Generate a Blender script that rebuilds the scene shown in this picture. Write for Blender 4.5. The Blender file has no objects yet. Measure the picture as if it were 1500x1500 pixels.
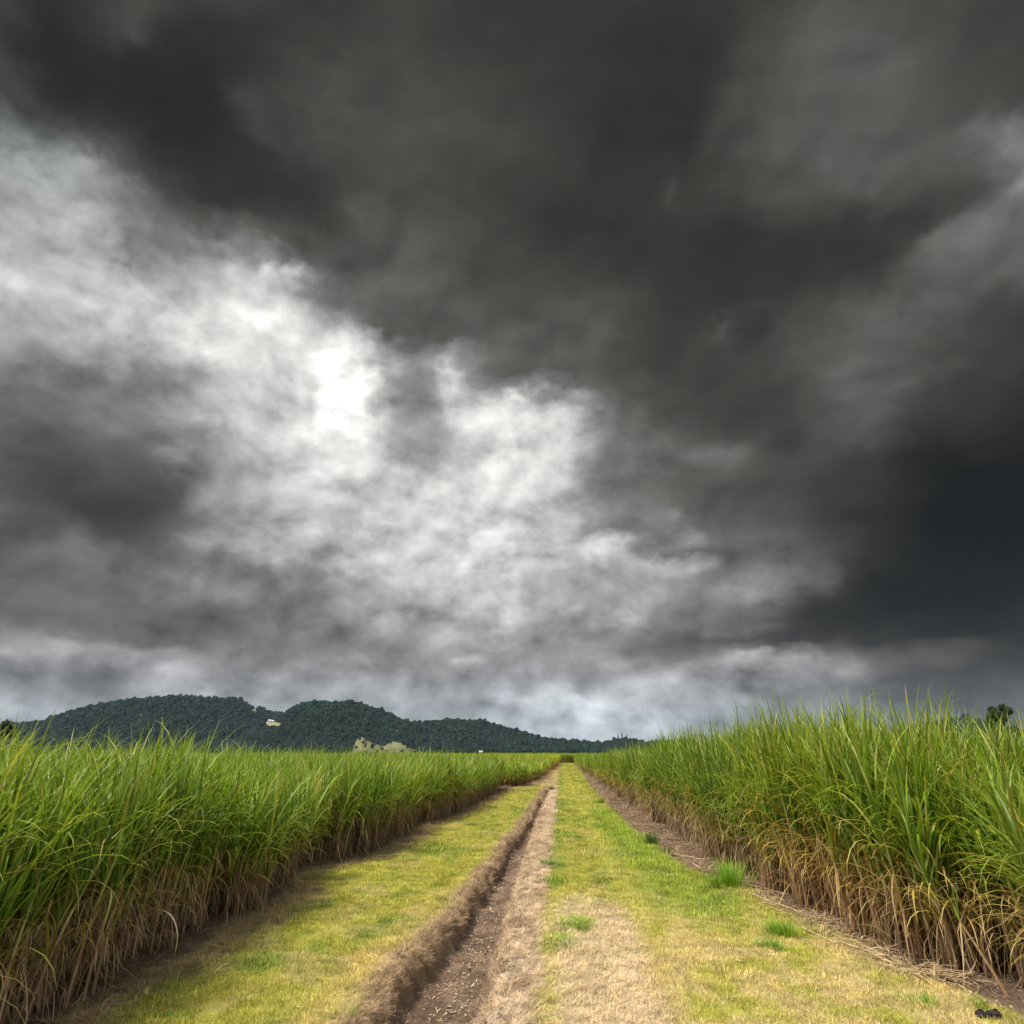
import bpy, math, random
import numpy as np
from mathutils import Vector
random.seed(7); RNG = np.random.default_rng(11)
scene = bpy.context.scene
COL = scene.collection
pi = math.pi

# ------------------------------------------------------------------ camera
F = 958.0; CAMH = 2.4
TH = math.radians(20.175); YAW = math.radians(4.593)
cam = bpy.data.cameras.new('camera'); camo = bpy.data.objects.new('camera', cam); COL.objects.link(camo)
camo.location = (0, 0, CAMH); camo.rotation_euler = (pi/2+TH, 0, YAW)
cam.sensor_fit = 'HORIZONTAL'; cam.sensor_width = 36; cam.lens = F/1500*36
cam.clip_start = 0.1; cam.clip_end = 65000
scene.camera = camo

def direction(px, py):
    """world direction seen at a place of the photograph (survey of the scene)"""
    x = (px-750)/F; u = (750-py)/F
    up = u*math.cos(TH)+math.sin(TH); fw = math.cos(TH)-u*math.sin(TH)
    c, s = math.cos(YAW), math.sin(YAW)
    return (x*c-fw*s, x*s+fw*c, up)
def at(px, py, Y):
    d = direction(px, py); t = Y/d[1]
    return (d[0]*t, Y, CAMH+d[2]*t)
def azel(px, py):
    d = direction(px, py)
    return math.degrees(math.atan2(d[0], d[1])), math.degrees(math.atan2(d[2], math.hypot(d[0], d[1])))

# ------------------------------------------------------------------ colour management
EXPO = 1.0
scene.view_settings.view_transform = 'Standard'; scene.view_settings.look = 'None'
scene.view_settings.gamma = 1; scene.view_settings.exposure = EXPO
scene.view_settings.use_curve_mapping = False

# ------------------------------------------------------------------ node helper
class NT:
    def __init__(s, nt): s.nt = nt; nt.nodes.clear()
    def n(s, typ, **kw):
        nd = s.nt.nodes.new(typ)
        for k, v in kw.items(): setattr(nd, k, v)
        return nd
    def set(s, sock, v):
        if isinstance(v, bpy.types.NodeSocket): s.nt.links.new(v, sock)
        elif v is not None: sock.default_value = v
    def m(s, op, a, b=None, c=None, clamp=False):
        nd = s.n('ShaderNodeMath', operation=op, use_clamp=clamp)
        s.set(nd.inputs[0], a)
        if b is not None: s.set(nd.inputs[1], b)
        if c is not None: s.set(nd.inputs[2], c)
        return nd.outputs[0]
    def mix(s, f, a, b, blend='MIX'):
        nd = s.n('ShaderNodeMix', data_type='RGBA', blend_type=blend)
        s.set(nd.inputs[0], f); s.set(nd.inputs[6], a); s.set(nd.inputs[7], b)
        return nd.outputs[2]
    def rng(s, v, a, b, c=0.0, d=1.0, smooth=False):
        nd = s.n('ShaderNodeMapRange', interpolation_type='SMOOTHSTEP' if smooth else 'LINEAR')
        s.set(nd.inputs[0], v); s.set(nd.inputs[1], a); s.set(nd.inputs[2], b); s.set(nd.inputs[3], c); s.set(nd.inputs[4], d)
        return nd.outputs[0]
    def noise(s, vec, scale, detail=4, rough=.55, dist=0.0, out=0):
        nd = s.n('ShaderNodeTexNoise'); s.set(nd.inputs['Vector'], vec)
        nd.inputs['Scale'].default_value = scale; nd.inputs['Detail'].default_value = detail
        nd.inputs['Roughness'].default_value = rough; nd.inputs['Distortion'].default_value = dist
        return nd.outputs[out]

# ------------------------------------------------------------------ sky: storm clouds by azimuth and elevation
GX = [0,75,150,225,300,375,450,525,600,675,750,825,900,975,1050,1125,1200,1275,1350,1425,1500]
G = """62 48 58 68 62 60 58 62 66 62 58 57 57 55 58 68 76 78 74 68 66
60 42 52 54 50 52 62 66 68 62 57 56 55 53 55 72 82 84 78 72 66
75 45 46 48 48 58 66 70 72 68 60 56 52 52 56 76 86 86 80 74 68
66 62 50 46 46 62 70 72 74 70 64 58 52 54 66 80 88 88 82 76 72
125 85 66 50 46 52 68 74 76 74 70 60 52 54 70 82 90 90 86 90 110
150 165 105 62 50 50 60 68 74 68 62 58 54 56 68 80 88 88 82 78 130
150 150 150 100 58 54 54 60 74 66 60 56 56 60 60 68 78 66 66 66 105
165 160 150 100 110 85 58 62 80 74 66 56 54 58 54 54 58 54 62 98 98
180 185 180 150 170 150 85 82 84 78 72 60 58 56 54 54 56 60 84 95 84
150 165 190 200 190 225 175 95 88 84 74 72 66 60 56 62 70 80 88 80 66
140 140 160 190 215 215 225 170 100 95 90 84 70 58 68 78 80 84 72 64 60
115 130 140 125 170 200 235 250 150 150 72 80 74 66 62 70 84 90 72 62 54
105 100 120 110 150 180 220 245 160 150 205 150 84 70 66 64 80 80 66 54 46
95 85 95 105 140 160 190 215 160 150 195 190 105 84 80 68 74 66 54 44 38
85 68 66 85 125 150 175 190 190 190 205 175 95 90 86 70 66 56 44 36 30
95 80 62 66 105 140 165 170 180 185 190 160 100 90 84 76 60 48 36 30 26
88 95 90 90 100 125 150 155 160 170 175 170 150 120 86 105 80 48 34 28 26
90 90 90 95 105 105 110 135 150 155 160 130 115 120 115 110 72 44 36 32 34
78 82 88 90 95 100 100 115 125 130 140 125 125 105 88 70 48 42 42 44 46
110 105 90 85 90 95 90 95 105 110 115 115 100 80 105 120 110 100 70 58 54
100 115 85 125 130 115 125 130 110 110 125 130 130 135 135 130 115 85 70 72 78
130 135 135 135 135 135 135 130 130 135 150 160 165 155 140 125 115 105 95 92 92
135 138 140 140 140 140 140 140 140 145 155 165 165 155 140 125 115 108 100 98 98"""
GV = np.array([[float(t) for t in r.split()] for r in G.split('\n')])
def gray(px, py):
    u = min(max(px/75, 0), 19.999); v = min(max(py/50, 0), 21.999)
    i, j = int(u), int(v); a, b = u-i, v-j
    g = ((1-a)*GV[j, i]+a*GV[j, i+1])*(1-b)+((1-a)*GV[j+1, i]+a*GV[j+1, i+1])*b
    for (cx, cy, rx, ry, ro, t) in CL_:
        ddx, ddy = px-cx, py-cy
        if abs(ddx) > 260 or abs(ddy) > 260: continue
        c_, s_ = math.cos(math.radians(ro)), math.sin(math.radians(ro))
        q = ((ddx*c_+ddy*s_)/rx)**2+((-ddx*s_+ddy*c_)/ry)**2
        g += (t-g)*.88*math.exp(-.9*q**1.3)
    return g
# single clouds and gaps in the cover: place (surveyed on the photograph), half sizes, tilt, brightness
CLOUDS = """495 578 52 46 0 268;470 618 36 24 0 245;532 562 24 24 0 255;440 590 12 40 0 200;612 620 46 82 0 122;602 560 46 30 0 104;665 560 15 48 0 214
700 600 40 26 0 222;760 603 75 24 0 230;760 640 42 18 0 182;740 692 62 16 0 228;820 640 16 50 0 218;390 470 34 55 0 240;402 420 20 28 0 218;442 470 18 40 0 234
255 465 75 17 35 230;110 330 42 20 0 192;60 245 32 13 10 168;95 243 20 10 0 172;330 485 12 60 0 192;195 365 26 32 0 98;250 345 22 26 0 104;150 290 12 26 0 122
120 600 95 55 20 98;85 700 115 45 0 68;150 757 95 28 18 58;245 770 36 18 0 88;70 560 20 32 0 118;140 560 26 40 0 108;360 832 48 18 5 82;392 800 48 13 25 156
305 788 50 14 0 122;420 872 52 20 10 84;490 828 26 11 0 170;520 857 36 15 0 100;485 795 20 20 0 128;575 790 15 22 0 138;40 772 62 20 0 72;100 880 120 28 0 86
300 905 150 24 0 86;450 950 90 20 0 92;630 905 60 20 0 108;30 990 38 12 0 82;145 996 42 11 -6 78;60 955 90 8 0 134;200 962 80 10 0 130;240 985 60 15 0 138
340 970 25 14 0 98;770 962 62 25 0 106;870 990 52 15 0 112;640 982 100 20 0 104;690 965 16 9 0 168;800 1020 60 12 0 152;870 1040 70 12 0 170;850 1030 22 9 0 190
745 1025 16 9 0 180;560 1032 130 24 0 122;780 640 40 55 0 208;900 690 42 30 0 104;1050 665 85 14 0 100;1080 712 95 20 0 72;930 780 52 14 0 88;920 745 52 8 0 116
970 752 26 20 0 106;1000 790 26 18 0 122;980 806 42 8 0 80;1060 815 52 14 0 74;880 800 52 12 0 168;1010 827 52 11 0 152;1120 830 52 20 0 112;1100 860 60 20 0 120
1190 850 30 20 0 98;925 905 20 16 0 155;880 880 60 20 0 124;900 850 42 15 0 114;1010 960 55 15 0 76;1000 930 80 12 0 88;1130 935 115 13 0 60;1260 915 120 16 -6 46
1300 940 85 11 0 55;1050 900 60 18 0 94;1085 950 30 8 0 146;1110 972 62 11 0 152;1160 965 52 8 0 138;1240 976 62 10 0 122;970 1002 60 12 0 142;1370 962 80 10 -8 86
1400 920 90 20 -10 40;1360 1002 72 10 0 72;1260 565 72 30 -15 97;1240 620 52 20 0 90;1120 600 72 46 0 62;1170 655 36 10 0 56;1030 560 42 20 0 64;1380 870 130 30 0 31
1270 90 62 50 0 90;1250 170 90 60 0 85;1250 240 50 40 0 93;1130 360 95 16 5 50;1340 312 44 26 -20 55;1280 382 60 20 -10 52;1400 362 50 36 -40 102;1440 330 30 26 0 106
1492 235 30 42 0 138;1440 200 26 15 0 112;1330 462 95 28 -25 94;1470 440 46 18 -30 63;1040 400 55 50 0 52;1050 487 18 18 0 86;1100 480 20 42 0 56;1000 150 50 95 0 48
975 270 8 26 0 74;860 472 62 40 0 82;840 340 62 20 10 54;60 60 34 34 0 40;220 100 82 60 20 42;275 185 62 55 30 42;350 250 52 36 35 50;430 300 62 28 25 52;100 130 42 40 0 44
200 25 40 22 0 72;380 170 60 20 45 74;480 130 62 62 0 76;540 340 50 32 40 84;500 402 52 30 10 94;600 420 50 60 0 85;640 480 80 20 0 76;570 470 62 20 0 80;700 400 28 42 0 66
692 500 20 14 0 116;1440 740 90 60 0 25;1400 690 100 35 0 30;1000 420 40 30 0 55"""
CL_ = [[float(t) for t in q.split()] for q in CLOUDS.replace('\n', ';').split(';')]
def lin(c):
    c = c/255.0
    return c/12.92 if c <= .04045 else ((c+.055)/1.055)**2.4
def sky_colour(az, el):
    a, e = math.radians(az), math.radians(el)
    X, Y, Z = math.cos(e)*math.sin(a), math.cos(e)*math.cos(a), math.sin(e)
    c, s = math.cos(-YAW), math.sin(-YAW)
    x, y = X*c-Y*s, X*s+Y*c
    fw = y*math.cos(TH)+Z*math.sin(TH); up = Z*math.cos(TH)-y*math.sin(TH)
    fw = max(fw, .25)
    px, py = 750+F*x/fw, 750-F*up/fw
    g = gray(px, py)
    dark = max(0, min(1, (110-g)/60.0)); low = max(0, min(1, (py-780)/220.0)); horizon = max(0, min(1, (py-980)/70.0))
    r, gg, b = 1.0, 1.0, .985
    r -= dark*(1-low)*0.0; b -= dark*(1-low)*.09; gg -= dark*(1-low)*.016
    b += low*.022; gg -= low*.004
    lb = max(0, 1-math.hypot(px-60, py-130)/220.0); r -= .05*lb; b += .02*lb
    rb = max(0, 1-math.hypot((px-1400)/260.0, (py-900)/110.0)); b -= .09*rb; r += .02*rb
    r -= horizon*.05; b += horizon*.012
    g += 14*math.exp(-((px-640)/300)**2-((py-760)/150)**2)
    lift = 1/(1+math.exp(-(g-88)/12.0)); wl = 1/(1+math.exp((px-1080)/90.0)); wt = 1/(1+math.exp(-(py-260)/60.0)) if px > 350 else 1.0
    g = g*(1+.11*lift*wl*wt*(1-max(0, min(1, (g-175)/50.0))))
    g *= 1+.14*max(0, min(1, (py-760)/120.0))*(1 if px < 1000 else max(0, min(1, (g-60)/40)))
    if g < 80: g = 80-(80-g)*1.12
    g = max(g, 18)
    if g > 236: g = g+(g-236)*.9
    return tuple(lin(g*k)/2**EXPO for k in (r, gg, b))

w = bpy.data.worlds.new('World'); scene.world = w; w.use_nodes = True
N = NT(w.node_tree)
tc = N.n('ShaderNodeTexCoord'); sep = N.n('ShaderNodeSeparateXYZ'); w.node_tree.links.new(tc.outputs['Generated'], sep.inputs[0])
dx, dy, dz = sep.outputs
zc = N.m('MULTIPLY', dz, 1.35)
cmb = N.n('ShaderNodeCombineXYZ'); N.set(cmb.inputs[0], dx); N.set(cmb.inputs[1], dy); N.set(cmb.inputs[2], zc)
P = cmb.outputs[0]
az = N.m('MULTIPLY', N.m('ARCTAN2', dx, dy), 57.29578)
el = N.m('MULTIPLY', N.m('ARCSINE', dz), 57.29578)
# billow the cloud edges
wn = N.noise(P, 4.5, 3, .5, .2, out=1); ws = N.n('ShaderNodeSeparateColor'); N.set(ws.inputs[0], wn)
wn2 = N.noise(P, 13.0, 7, .55, .15, out=1); ws2 = N.n('ShaderNodeSeparateColor'); N.set(ws2.inputs[0], wn2)
amp = N.rng(el, 0.0, 30.0, .32, 1.0)
def centred(o, k): return N.m('MULTIPLY', N.m('SUBTRACT', o, .5), k)
wn3 = N.noise(P, 42.0, 5, .6, .2, out=1); ws3 = N.n('ShaderNodeSeparateColor'); N.set(ws3.inputs[0], wn3)
waz = N.m('ADD', az, N.m('MULTIPLY', N.m('ADD', N.m('ADD', centred(ws.outputs[0], 2.0), centred(ws2.outputs[0], 5.5)), centred(ws3.outputs[0], 1.6)), amp))
wel = N.m('ADD', el, N.m('MULTIPLY', N.m('ADD', N.m('ADD', centred(ws.outputs[1], 2.0), centred(ws2.outputs[1], 5.0)), centred(ws3.outputs[1], 1.4)), amp))
A0, A1, NS = -56.0, 48.0, 32
AM = (A0+A1)/2
ffac = N.rng(waz, A0, A1)
prev = None; e_last = 0
ELS = [k*.7 for k in range(27)]+[18.2+1.45*k for k in range(1, 30)]
for k, e in enumerate(ELS):
    g_ = bpy.data.node_groups.new('sky_row', 'ShaderNodeTree')      # one row of cloud brightness, from left to right
    g_.interface.new_socket('Across', in_out='INPUT', socket_type='NodeSocketFloat')
    g_.interface.new_socket('Colour', in_out='OUTPUT', socket_type='NodeSocketColor')
    R_ = NT(g_); gi_ = R_.n('NodeGroupInput'); go_ = R_.n('NodeGroupOutput'); halves = []
    for h_ in range(2):
        b0_ = A0 if h_ == 0 else AM
        rp = R_.n('ShaderNodeValToRGB'); rp.color_ramp.interpolation = 'LINEAR'; cr = rp.color_ramp
        while len(cr.elements) < NS: cr.elements.new(0.5)
        for i in range(NS): cr.elements[i].position = i/(NS-1)
        for i in range(NS): cr.elements[i].color = (*sky_colour(b0_+(AM-A0)*i/(NS-1), e), 1)
        R_.set(rp.inputs[0], R_.rng(gi_.outputs[0], .5*h_, .5+.5*h_)); halves.append(rp.outputs[0])
    R_.set(go_.inputs[0], R_.mix(R_.m('GREATER_THAN', gi_.outputs[0], .5), halves[0], halves[1]))
    gn = N.n('ShaderNodeGroup', node_tree=g_); N.set(gn.inputs[0], ffac); row = gn.outputs[0]
    prev = row if prev is None else N.mix(N.rng(wel, e_last, e), prev, row)
    e_last = e
# billow detail
fine = N.noise(P, 8.5, 8, .52, .15)
fine2 = N.noise(P, 22.0, 7, .6, .3)
bw = N.n('ShaderNodeRGBToBW'); N.set(bw.inputs[0], prev)
damp = N.rng(bw.outputs[0], .02, .10, .35, 1.0)
off = N.n('ShaderNodeVectorMath', operation='ADD'); N.set(off.inputs[0], P); off.inputs[1].default_value = (-.012, -.01, .022)
fineb = N.noise(off.outputs[0], 8.5, 8, .52, .15)
relief = N.m('MULTIPLY', N.m('SUBTRACT', fine, fineb), 2.3)
det = N.m('ADD', N.m('ADD', centred(fine, .6), centred(fine2, .25)), relief)
det = N.m('MULTIPLY', det, damp)
# small dark scud clouds low over the hills
scP = N.n('ShaderNodeCombineXYZ'); N.set(scP.inputs[0], N.m('MULTIPLY', az, .085)); N.set(scP.inputs[1], N.m('MULTIPLY', el, .20))
scud = N.noise(scP.outputs[0], 1.9, 8, .6, .5)
lowm = N.rng(el, 2.0, 20.0, 1.0, .0, smooth=True)
det = N.m('ADD', det, N.m('MULTIPLY', centred(scud, .8), lowm))
wv = N.n('ShaderNodeVectorMath', operation='MULTIPLY_ADD'); N.set(wv.inputs[0], wn2); wv.inputs[1].default_value = (.16, .16, .16); N.set(wv.inputs[2], P)
vo = N.n('ShaderNodeTexVoronoi', feature='F1'); N.set(vo.inputs['Vector'], wv.outputs[0]); vo.inputs['Scale'].default_value = 10.0
vo.inputs['Detail'].default_value = 2; vo.inputs['Roughness'].default_value = .55; vo.normalize = True
puff = N.m('MULTIPLY', N.m('SUBTRACT', .34, vo.outputs['Distance']), N.rng(el, 12.0, 38.0, 1.6, .3, smooth=True))
det = N.m('ADD', det, N.m('MULTIPLY', puff, damp))
mul = N.m('MAXIMUM', N.m('ADD', 1.0, det), .3)
cl = N.n('ShaderNodeVectorMath', operation='SCALE'); N.set(cl.inputs[0], prev); N.set(cl.inputs['Scale'], mul)
# unseen sky behind the viewer: brighter overcast added for soft fill light
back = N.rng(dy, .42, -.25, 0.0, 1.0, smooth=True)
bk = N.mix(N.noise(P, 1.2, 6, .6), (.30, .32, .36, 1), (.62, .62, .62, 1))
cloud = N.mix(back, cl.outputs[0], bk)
sky = N.n('ShaderNodeTexSky', sky_type='NISHITA'); sky.sun_disc = False
SUN_EL = 62.0
sky.sun_elevation = math.radians(SUN_EL); 
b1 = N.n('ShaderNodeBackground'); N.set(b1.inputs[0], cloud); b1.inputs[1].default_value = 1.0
b2 = N.n('ShaderNodeBackground'); N.set(b2.inputs[0], sky.outputs[0]); b2.inputs[1].default_value = .06
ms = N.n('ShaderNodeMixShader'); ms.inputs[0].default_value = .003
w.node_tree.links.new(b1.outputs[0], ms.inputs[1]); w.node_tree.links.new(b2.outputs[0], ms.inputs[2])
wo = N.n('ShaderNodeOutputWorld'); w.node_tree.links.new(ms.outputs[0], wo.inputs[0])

sl = bpy.data.lights.new('sun', 'SUN'); sl.energy = 3.0; sl.angle = math.radians(12); sl.color = (1, .93, .80)
so = bpy.data.objects.new('sun', sl); COL.objects.link(so)
a, e = math.radians(-128), math.radians(SUN_EL)   # left and slightly behind the viewer
sky.sun_rotation = a
sd = Vector((math.cos(e)*math.sin(a), math.cos(e)*math.cos(a), math.sin(e)))
so.rotation_euler = sd.to_track_quat('Z', 'Y').to_euler(); so.location = (-20, -10, 40)

# ------------------------------------------------------------------ numpy noise
_T = RNG.random((256, 256))
def vnoise(x, y):
    x = np.asarray(x, float); y = np.asarray(y, float)
    i = np.floor(x).astype(int); j = np.floor(y).astype(int); a = x-i; b = y-j
    a = a*a*(3-2*a); b = b*b*(3-2*b)
    g = lambda p, q: _T[p % 256, q % 256]
    return (g(i, j)*(1-a)+g(i+1, j)*a)*(1-b)+(g(i, j+1)*(1-a)+g(i+1, j+1)*a)*b
def fbm(x, y, o=4):
    s = 0; am = .5; t = 0
    for k in range(o):
        s = s+am*vnoise(np.asarray(x)*2**k+17.3*k, np.asarray(y)*2**k+5.1*k); t += am; am *= .55
    return s/t
def sstep(a, b, x):
    t = np.clip((np.asarray(x, float)-a)/(b-a), 0, 1); return t*t*(3-2*t)
def tab(pts):
    ys = [p[0] for p in pts]; xs = [p[1] for p in pts]
    return lambda y: np.interp(y, ys, xs)
L_EDGE = tab([(3,-5.1),(7.5,-5.0),(8.6,-5.0),(11,-5.2),(13.6,-5.3),(14.2,-5.8),(16.2,-5.75),(17,-5.1),(22,-5.0),(23.6,-5.3),(26,-5.2),(27,-4.75),(36,-4.6),(48,-4.5),(49.5,-4.4),(53,-3.5),(70,-3.0),(95,-2.75),(100,-2.6),(130,-2.35),(160,-2.3)])
R_EDGE = tab([(3,4.9),(7.6,4.75),(8.9,4.2),(10.6,3.8),(12.2,3.68),(15,3.5),(19,3.4),(28,3.26),(46,2.95),(80,2.45),(115,2.05),(160,2.0)])
R_GRASS = tab([(3,5.2),(8.9,4.1),(12.6,3.45),(14.5,3.15),(16.7,2.5),(22,2.15),(31,1.9),(46,1.6),(115,1.35),(165,1.3)])
D_LIP = tab([(3,-2.1),(7,-2.07),(11,-1.96),(14,-1.87),(20,-1.8),(30,-1.75),(54,-1.65)])
D_RT = tab([(3,-1.08),(8,-1.1),(12,-1.2),(18,-1.3),(30,-1.38),(54,-1.48)])
D_RL = tab([(3,-.66),(7,-.70),(9.6,-.82),(12.3,-.92),(18.5,-1.04),(26,-1.11),(54,-1.37)])
def lip(y): return D_LIP(y)+.34*(fbm(np.asarray(y)*.8, 3.3, 3)-.5)+.22*(fbm(np.asarray(y)*3.5, 8.1, 3)-.5)
def height(x, y):
    x = np.asarray(x, float); y = np.asarray(y, float)
    l = lip(y); lt = l+.16; rt = D_RT(y)+.10*(fbm(y*.8, 9.7, 2)-.5); rl = D_RL(y)+.16*(fbm(y*.7, 1.7, 3)-.5)
    dep = .36*(1-sstep(47, 53, y))
    s = sstep(0, 1, (x-l)/(lt-l))
    t = np.clip((rl-x)/(rl-rt), 0, 1); t = t**1.15
    z = -dep*np.minimum(s, t)
    z = z+.035*np.exp(-((x-rl-.12)/.22)**2)*(dep/.44)-.0*x
    z = z+.05*(fbm(x*1.3, y*1.3, 3)-.5)+.03*(fbm(x*5, y*5, 2)-.5)+np.where((x > l) & (x < rl+.6) & (y < 54), .045, .012)*(fbm(x*13, y*9, 3)-.5)
    soil = ((x > R_GRASS(y)) & (y > 14))
    z = z-.07*sstep(0, .35, x-R_GRASS(y))*sstep(13, 19, y)
    z = z+.05*sstep(L_EDGE(y)+.3, L_EDGE(y)-.3, x)
    far = sstep(150, 260, np.hypot(x, y))
    return z*(1-far)
C = lambda *a: np.array(a, float)
GREEN, YEL, TAN, PINK, SOIL, DSOIL = C(.22,.27,.055), C(.37,.35,.075), C(.47,.375,.19), C(.42,.32,.23), C(.17,.115,.08), C(.095,.065,.045)
def zone(x, y):
    """base colour of the ground cover and how much of it is living grass (0..1), straw (0..1)"""
    x = np.asarray(x, float); y = np.asarray(y, float)
    xw = x+.30*(fbm(x*.9+3, y*.6, 4)-.5)
    n1 = fbm(x*1.1+40, y*.55+7, 4); n2 = fbm(x*3.2+11, y*2.0+31, 4)
    mixc = lambda a, b, t: a*(1-t[..., None])+b*t[..., None]
    one = np.ones_like(x)
    col = mixc(YEL*one[..., None], GREEN*one[..., None], sstep(.44, .68, n1*.4+n2*.6))
    col = mixc(col, TAN*one[..., None], .55*sstep(.5, .72, fbm(x*2+9, y*1.4+2, 4)))
    grass = np.ones_like(x)
    # near right: dry yellow and straw patches
    near = 1-sstep(9.5, 14.5, y+3.0*(n1-.5))
    dryr = near*sstep(-.8, -.4, xw)
    col = mixc(col, mixc(TAN*1.15*one[..., None], YEL*1.1*one[..., None], sstep(.42, .66, n2)), .86*dryr)
    pk = sstep(.0, .5, 1-np.abs(xw-.35)/(.75+0*x))*(1-sstep(11.5, 14.0, y+2*(n1-.5)))*sstep(-.75, -.3, xw)
    col = mixc(col, PINK*1.2, .8*pk); grass = grass*(1-.85*pk)
    # greener band between the two dry ones
    gb = np.exp(-((xw-(2.0-.03*(y-12)))/.75)**2)*sstep(10.5, 13.5, y)*(1-sstep(26, 40, y))
    col = mixc(col, C(.23,.34,.04), .62*gb)
    tr = np.exp(-((xw-(1.0-.02*(y-12)))/.18)**2)*sstep(9.5, 12, y)
    col = mixc(col, C(.44,.41,.10), .5*tr)
    # green fringe left of the right-hand track
    fr = np.exp(-((xw-(-.28-.007*y))/.17)**2)*sstep(13, 15.5, y)*sstep(.42, .55, fbm(x*0+2, y*.9, 3))
    col = mixc(col, C(.15,.25,.045), .75*fr)
    # straw bank on the right of the ditch
    le = -.30-.009*y
    bank = sstep(le+.12, le-.12, xw)*sstep(-1.9, -1.5, x)*(1-sstep(50, 58, y)*.45)
    col = mixc(col, mixc(PINK*1.12*one[..., None], C(.30,.21,.15), sstep(.45, .7, n2)), bank); grass = grass*(1-bank)
    straw = bank+pk
    # ditch
    l = lip(y); rt = D_RT(y); d = (y < 52)
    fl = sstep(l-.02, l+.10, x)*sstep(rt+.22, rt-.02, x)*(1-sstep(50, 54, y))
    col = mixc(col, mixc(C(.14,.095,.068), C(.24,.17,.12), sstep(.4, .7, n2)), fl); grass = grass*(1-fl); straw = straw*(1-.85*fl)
    # left lip dead fringe
    lf = np.exp(-((x-(l-.10))/(.13+.10*near))**2)*(1-sstep(50, 54, y))
    col = mixc(col, C(.36,.26,.17), .85*np.clip(lf*1.2, 0, 1)); grass = grass*(1-.8*lf); straw = np.maximum(straw, lf)
    ly = np.exp(-((x-(l-.5))/.22)**2)*near
    col = mixc(col, C(.52,.40,.17), .65*ly)
    # left margin dead strip
    e = L_EDGE(y); mg = sstep(e+1.0+1.2*(n1-.5), e+.35+.9*(n1-.5), xw)
    col = mixc(col, mixc(C(.38,.29,.15), C(.24,.17,.11), sstep(.45, .66, n2)), mg); grass = grass*(1-.65*mg); straw = np.maximum(straw, mg*.7)
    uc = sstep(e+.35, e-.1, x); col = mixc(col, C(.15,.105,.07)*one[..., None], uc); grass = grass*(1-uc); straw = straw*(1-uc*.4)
    # right soil strip
    rg = R_GRASS(y); so_ = sstep(rg-.05, rg+.12, xw)
    col = mixc(col, mixc(C(.20,.135,.10), C(.12,.08,.06), sstep(.35, .65, n2)), so_); grass = grass*(1-so_); straw = np.maximum(straw*(1-so_), so_*.25)
    # end of the ditch: bare pinkish earth
    ed = sstep(50, 56, y)*sstep(-1.25, -1.6, xw)*(1-uc)
    col = mixc(col, C(.42,.29,.19), .7*ed); grass = grass*(1-.6*ed)
    farf = sstep(166, 168, y); col = mixc(col, C(.12,.17,.04), farf)
    out = sstep(20, 30, np.abs(x)); col = mixc(col, C(.10,.13,.04), out*(1-farf)); 
    return col, grass, straw

# ------------------------------------------------------------------ object helpers
def tag(o, label=None, cat=None, group=None, kind=None):
    if label: o['label'] = label
    if cat: o['category'] = cat
    if group: o['group'] = group
    if kind: o['kind'] = kind
    return o
def empty(name, loc=(0, 0, 0), rz=0):
    o = bpy.data.objects.new(name, None); o.empty_display_size = .2; COL.objects.link(o)
    o.location = loc; o.rotation_euler = (0, 0, rz); return o
class MB:
    """collects vertices, faces and a colour per vertex, then builds one mesh"""
    def __init__(s): s.v = []; s.f = []; s.c = []; s.n = 0
    def add(s, v, f, c):
        v = np.asarray(v, float); s.v.append(v); s.f += [tuple(i+s.n for i in q) for q in f]
        c = np.asarray(c, float); s.c.append(np.tile(c, (len(v), 1)) if c.ndim == 1 else c); s.n += len(v)
    def merge(s, o):
        off = s.n; s.v += o.v; s.c += o.c; s.f += [tuple(i+off for i in q) for q in o.f]; s.n += o.n
    def mesh(s, name, mat, smooth=False):
        me = bpy.data.meshes.new(name); V = np.concatenate(s.v); Cc = np.concatenate(s.c)
        me.from_pydata(V.tolist(), [], s.f)
        at_ = me.color_attributes.new('tint', 'FLOAT_COLOR', 'POINT')
        at_.data.foreach_set('color', np.hstack([Cc, np.ones((len(Cc), 1))]).astype(np.float32).ravel())
        me.materials.append(mat)
        if smooth: me.polygons.foreach_set('use_smooth', [True]*len(me.polygons))
        me.update(); return me
    def obj(s, name, mat, parent=None, smooth=False, link=True):
        o = bpy.data.objects.new(name, s.mesh(name, mat, smooth))
        if link: COL.objects.link(o)
        if parent is not None: o.parent = parent
        return o
def ribbon(mb, base, az, el0, L, W, droop, c0, c1, nseg=7, power=1.6, fold=.25, swing=0.0, kink=None, tip=.98):
    """a blade: starts at base, climbs at el0, bends over by droop"""
    p = np.array(base, float); rows = []; cols = []
    for k in range(nseg+1):
        t = k/nseg; el = el0-droop*t**power
        if kink is not None and t > kink[0]: el -= kink[1]
        a_ = az+swing*t
        d = np.array((math.cos(el)*math.cos(a_), math.cos(el)*math.sin(a_), math.sin(el)))
        side = np.array((-math.sin(a_), math.cos(a_), 0)); nrm = np.cross(d, side)
        wv = W*min(1, .45+t*4)*(1-tip*t**2.2)
        rows += [p-side*wv/2, p+nrm*wv*fold*-1, p+side*wv/2]
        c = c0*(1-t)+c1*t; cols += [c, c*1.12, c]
        p = p+d*L/nseg
    f = []
    for k in range(nseg):
        a_ = 3*k
        f += [(a_, a_+1, a_+4, a_+3), (a_+1, a_+2, a_+5, a_+4)]
    mb.add(rows, f, np.array(cols))
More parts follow.
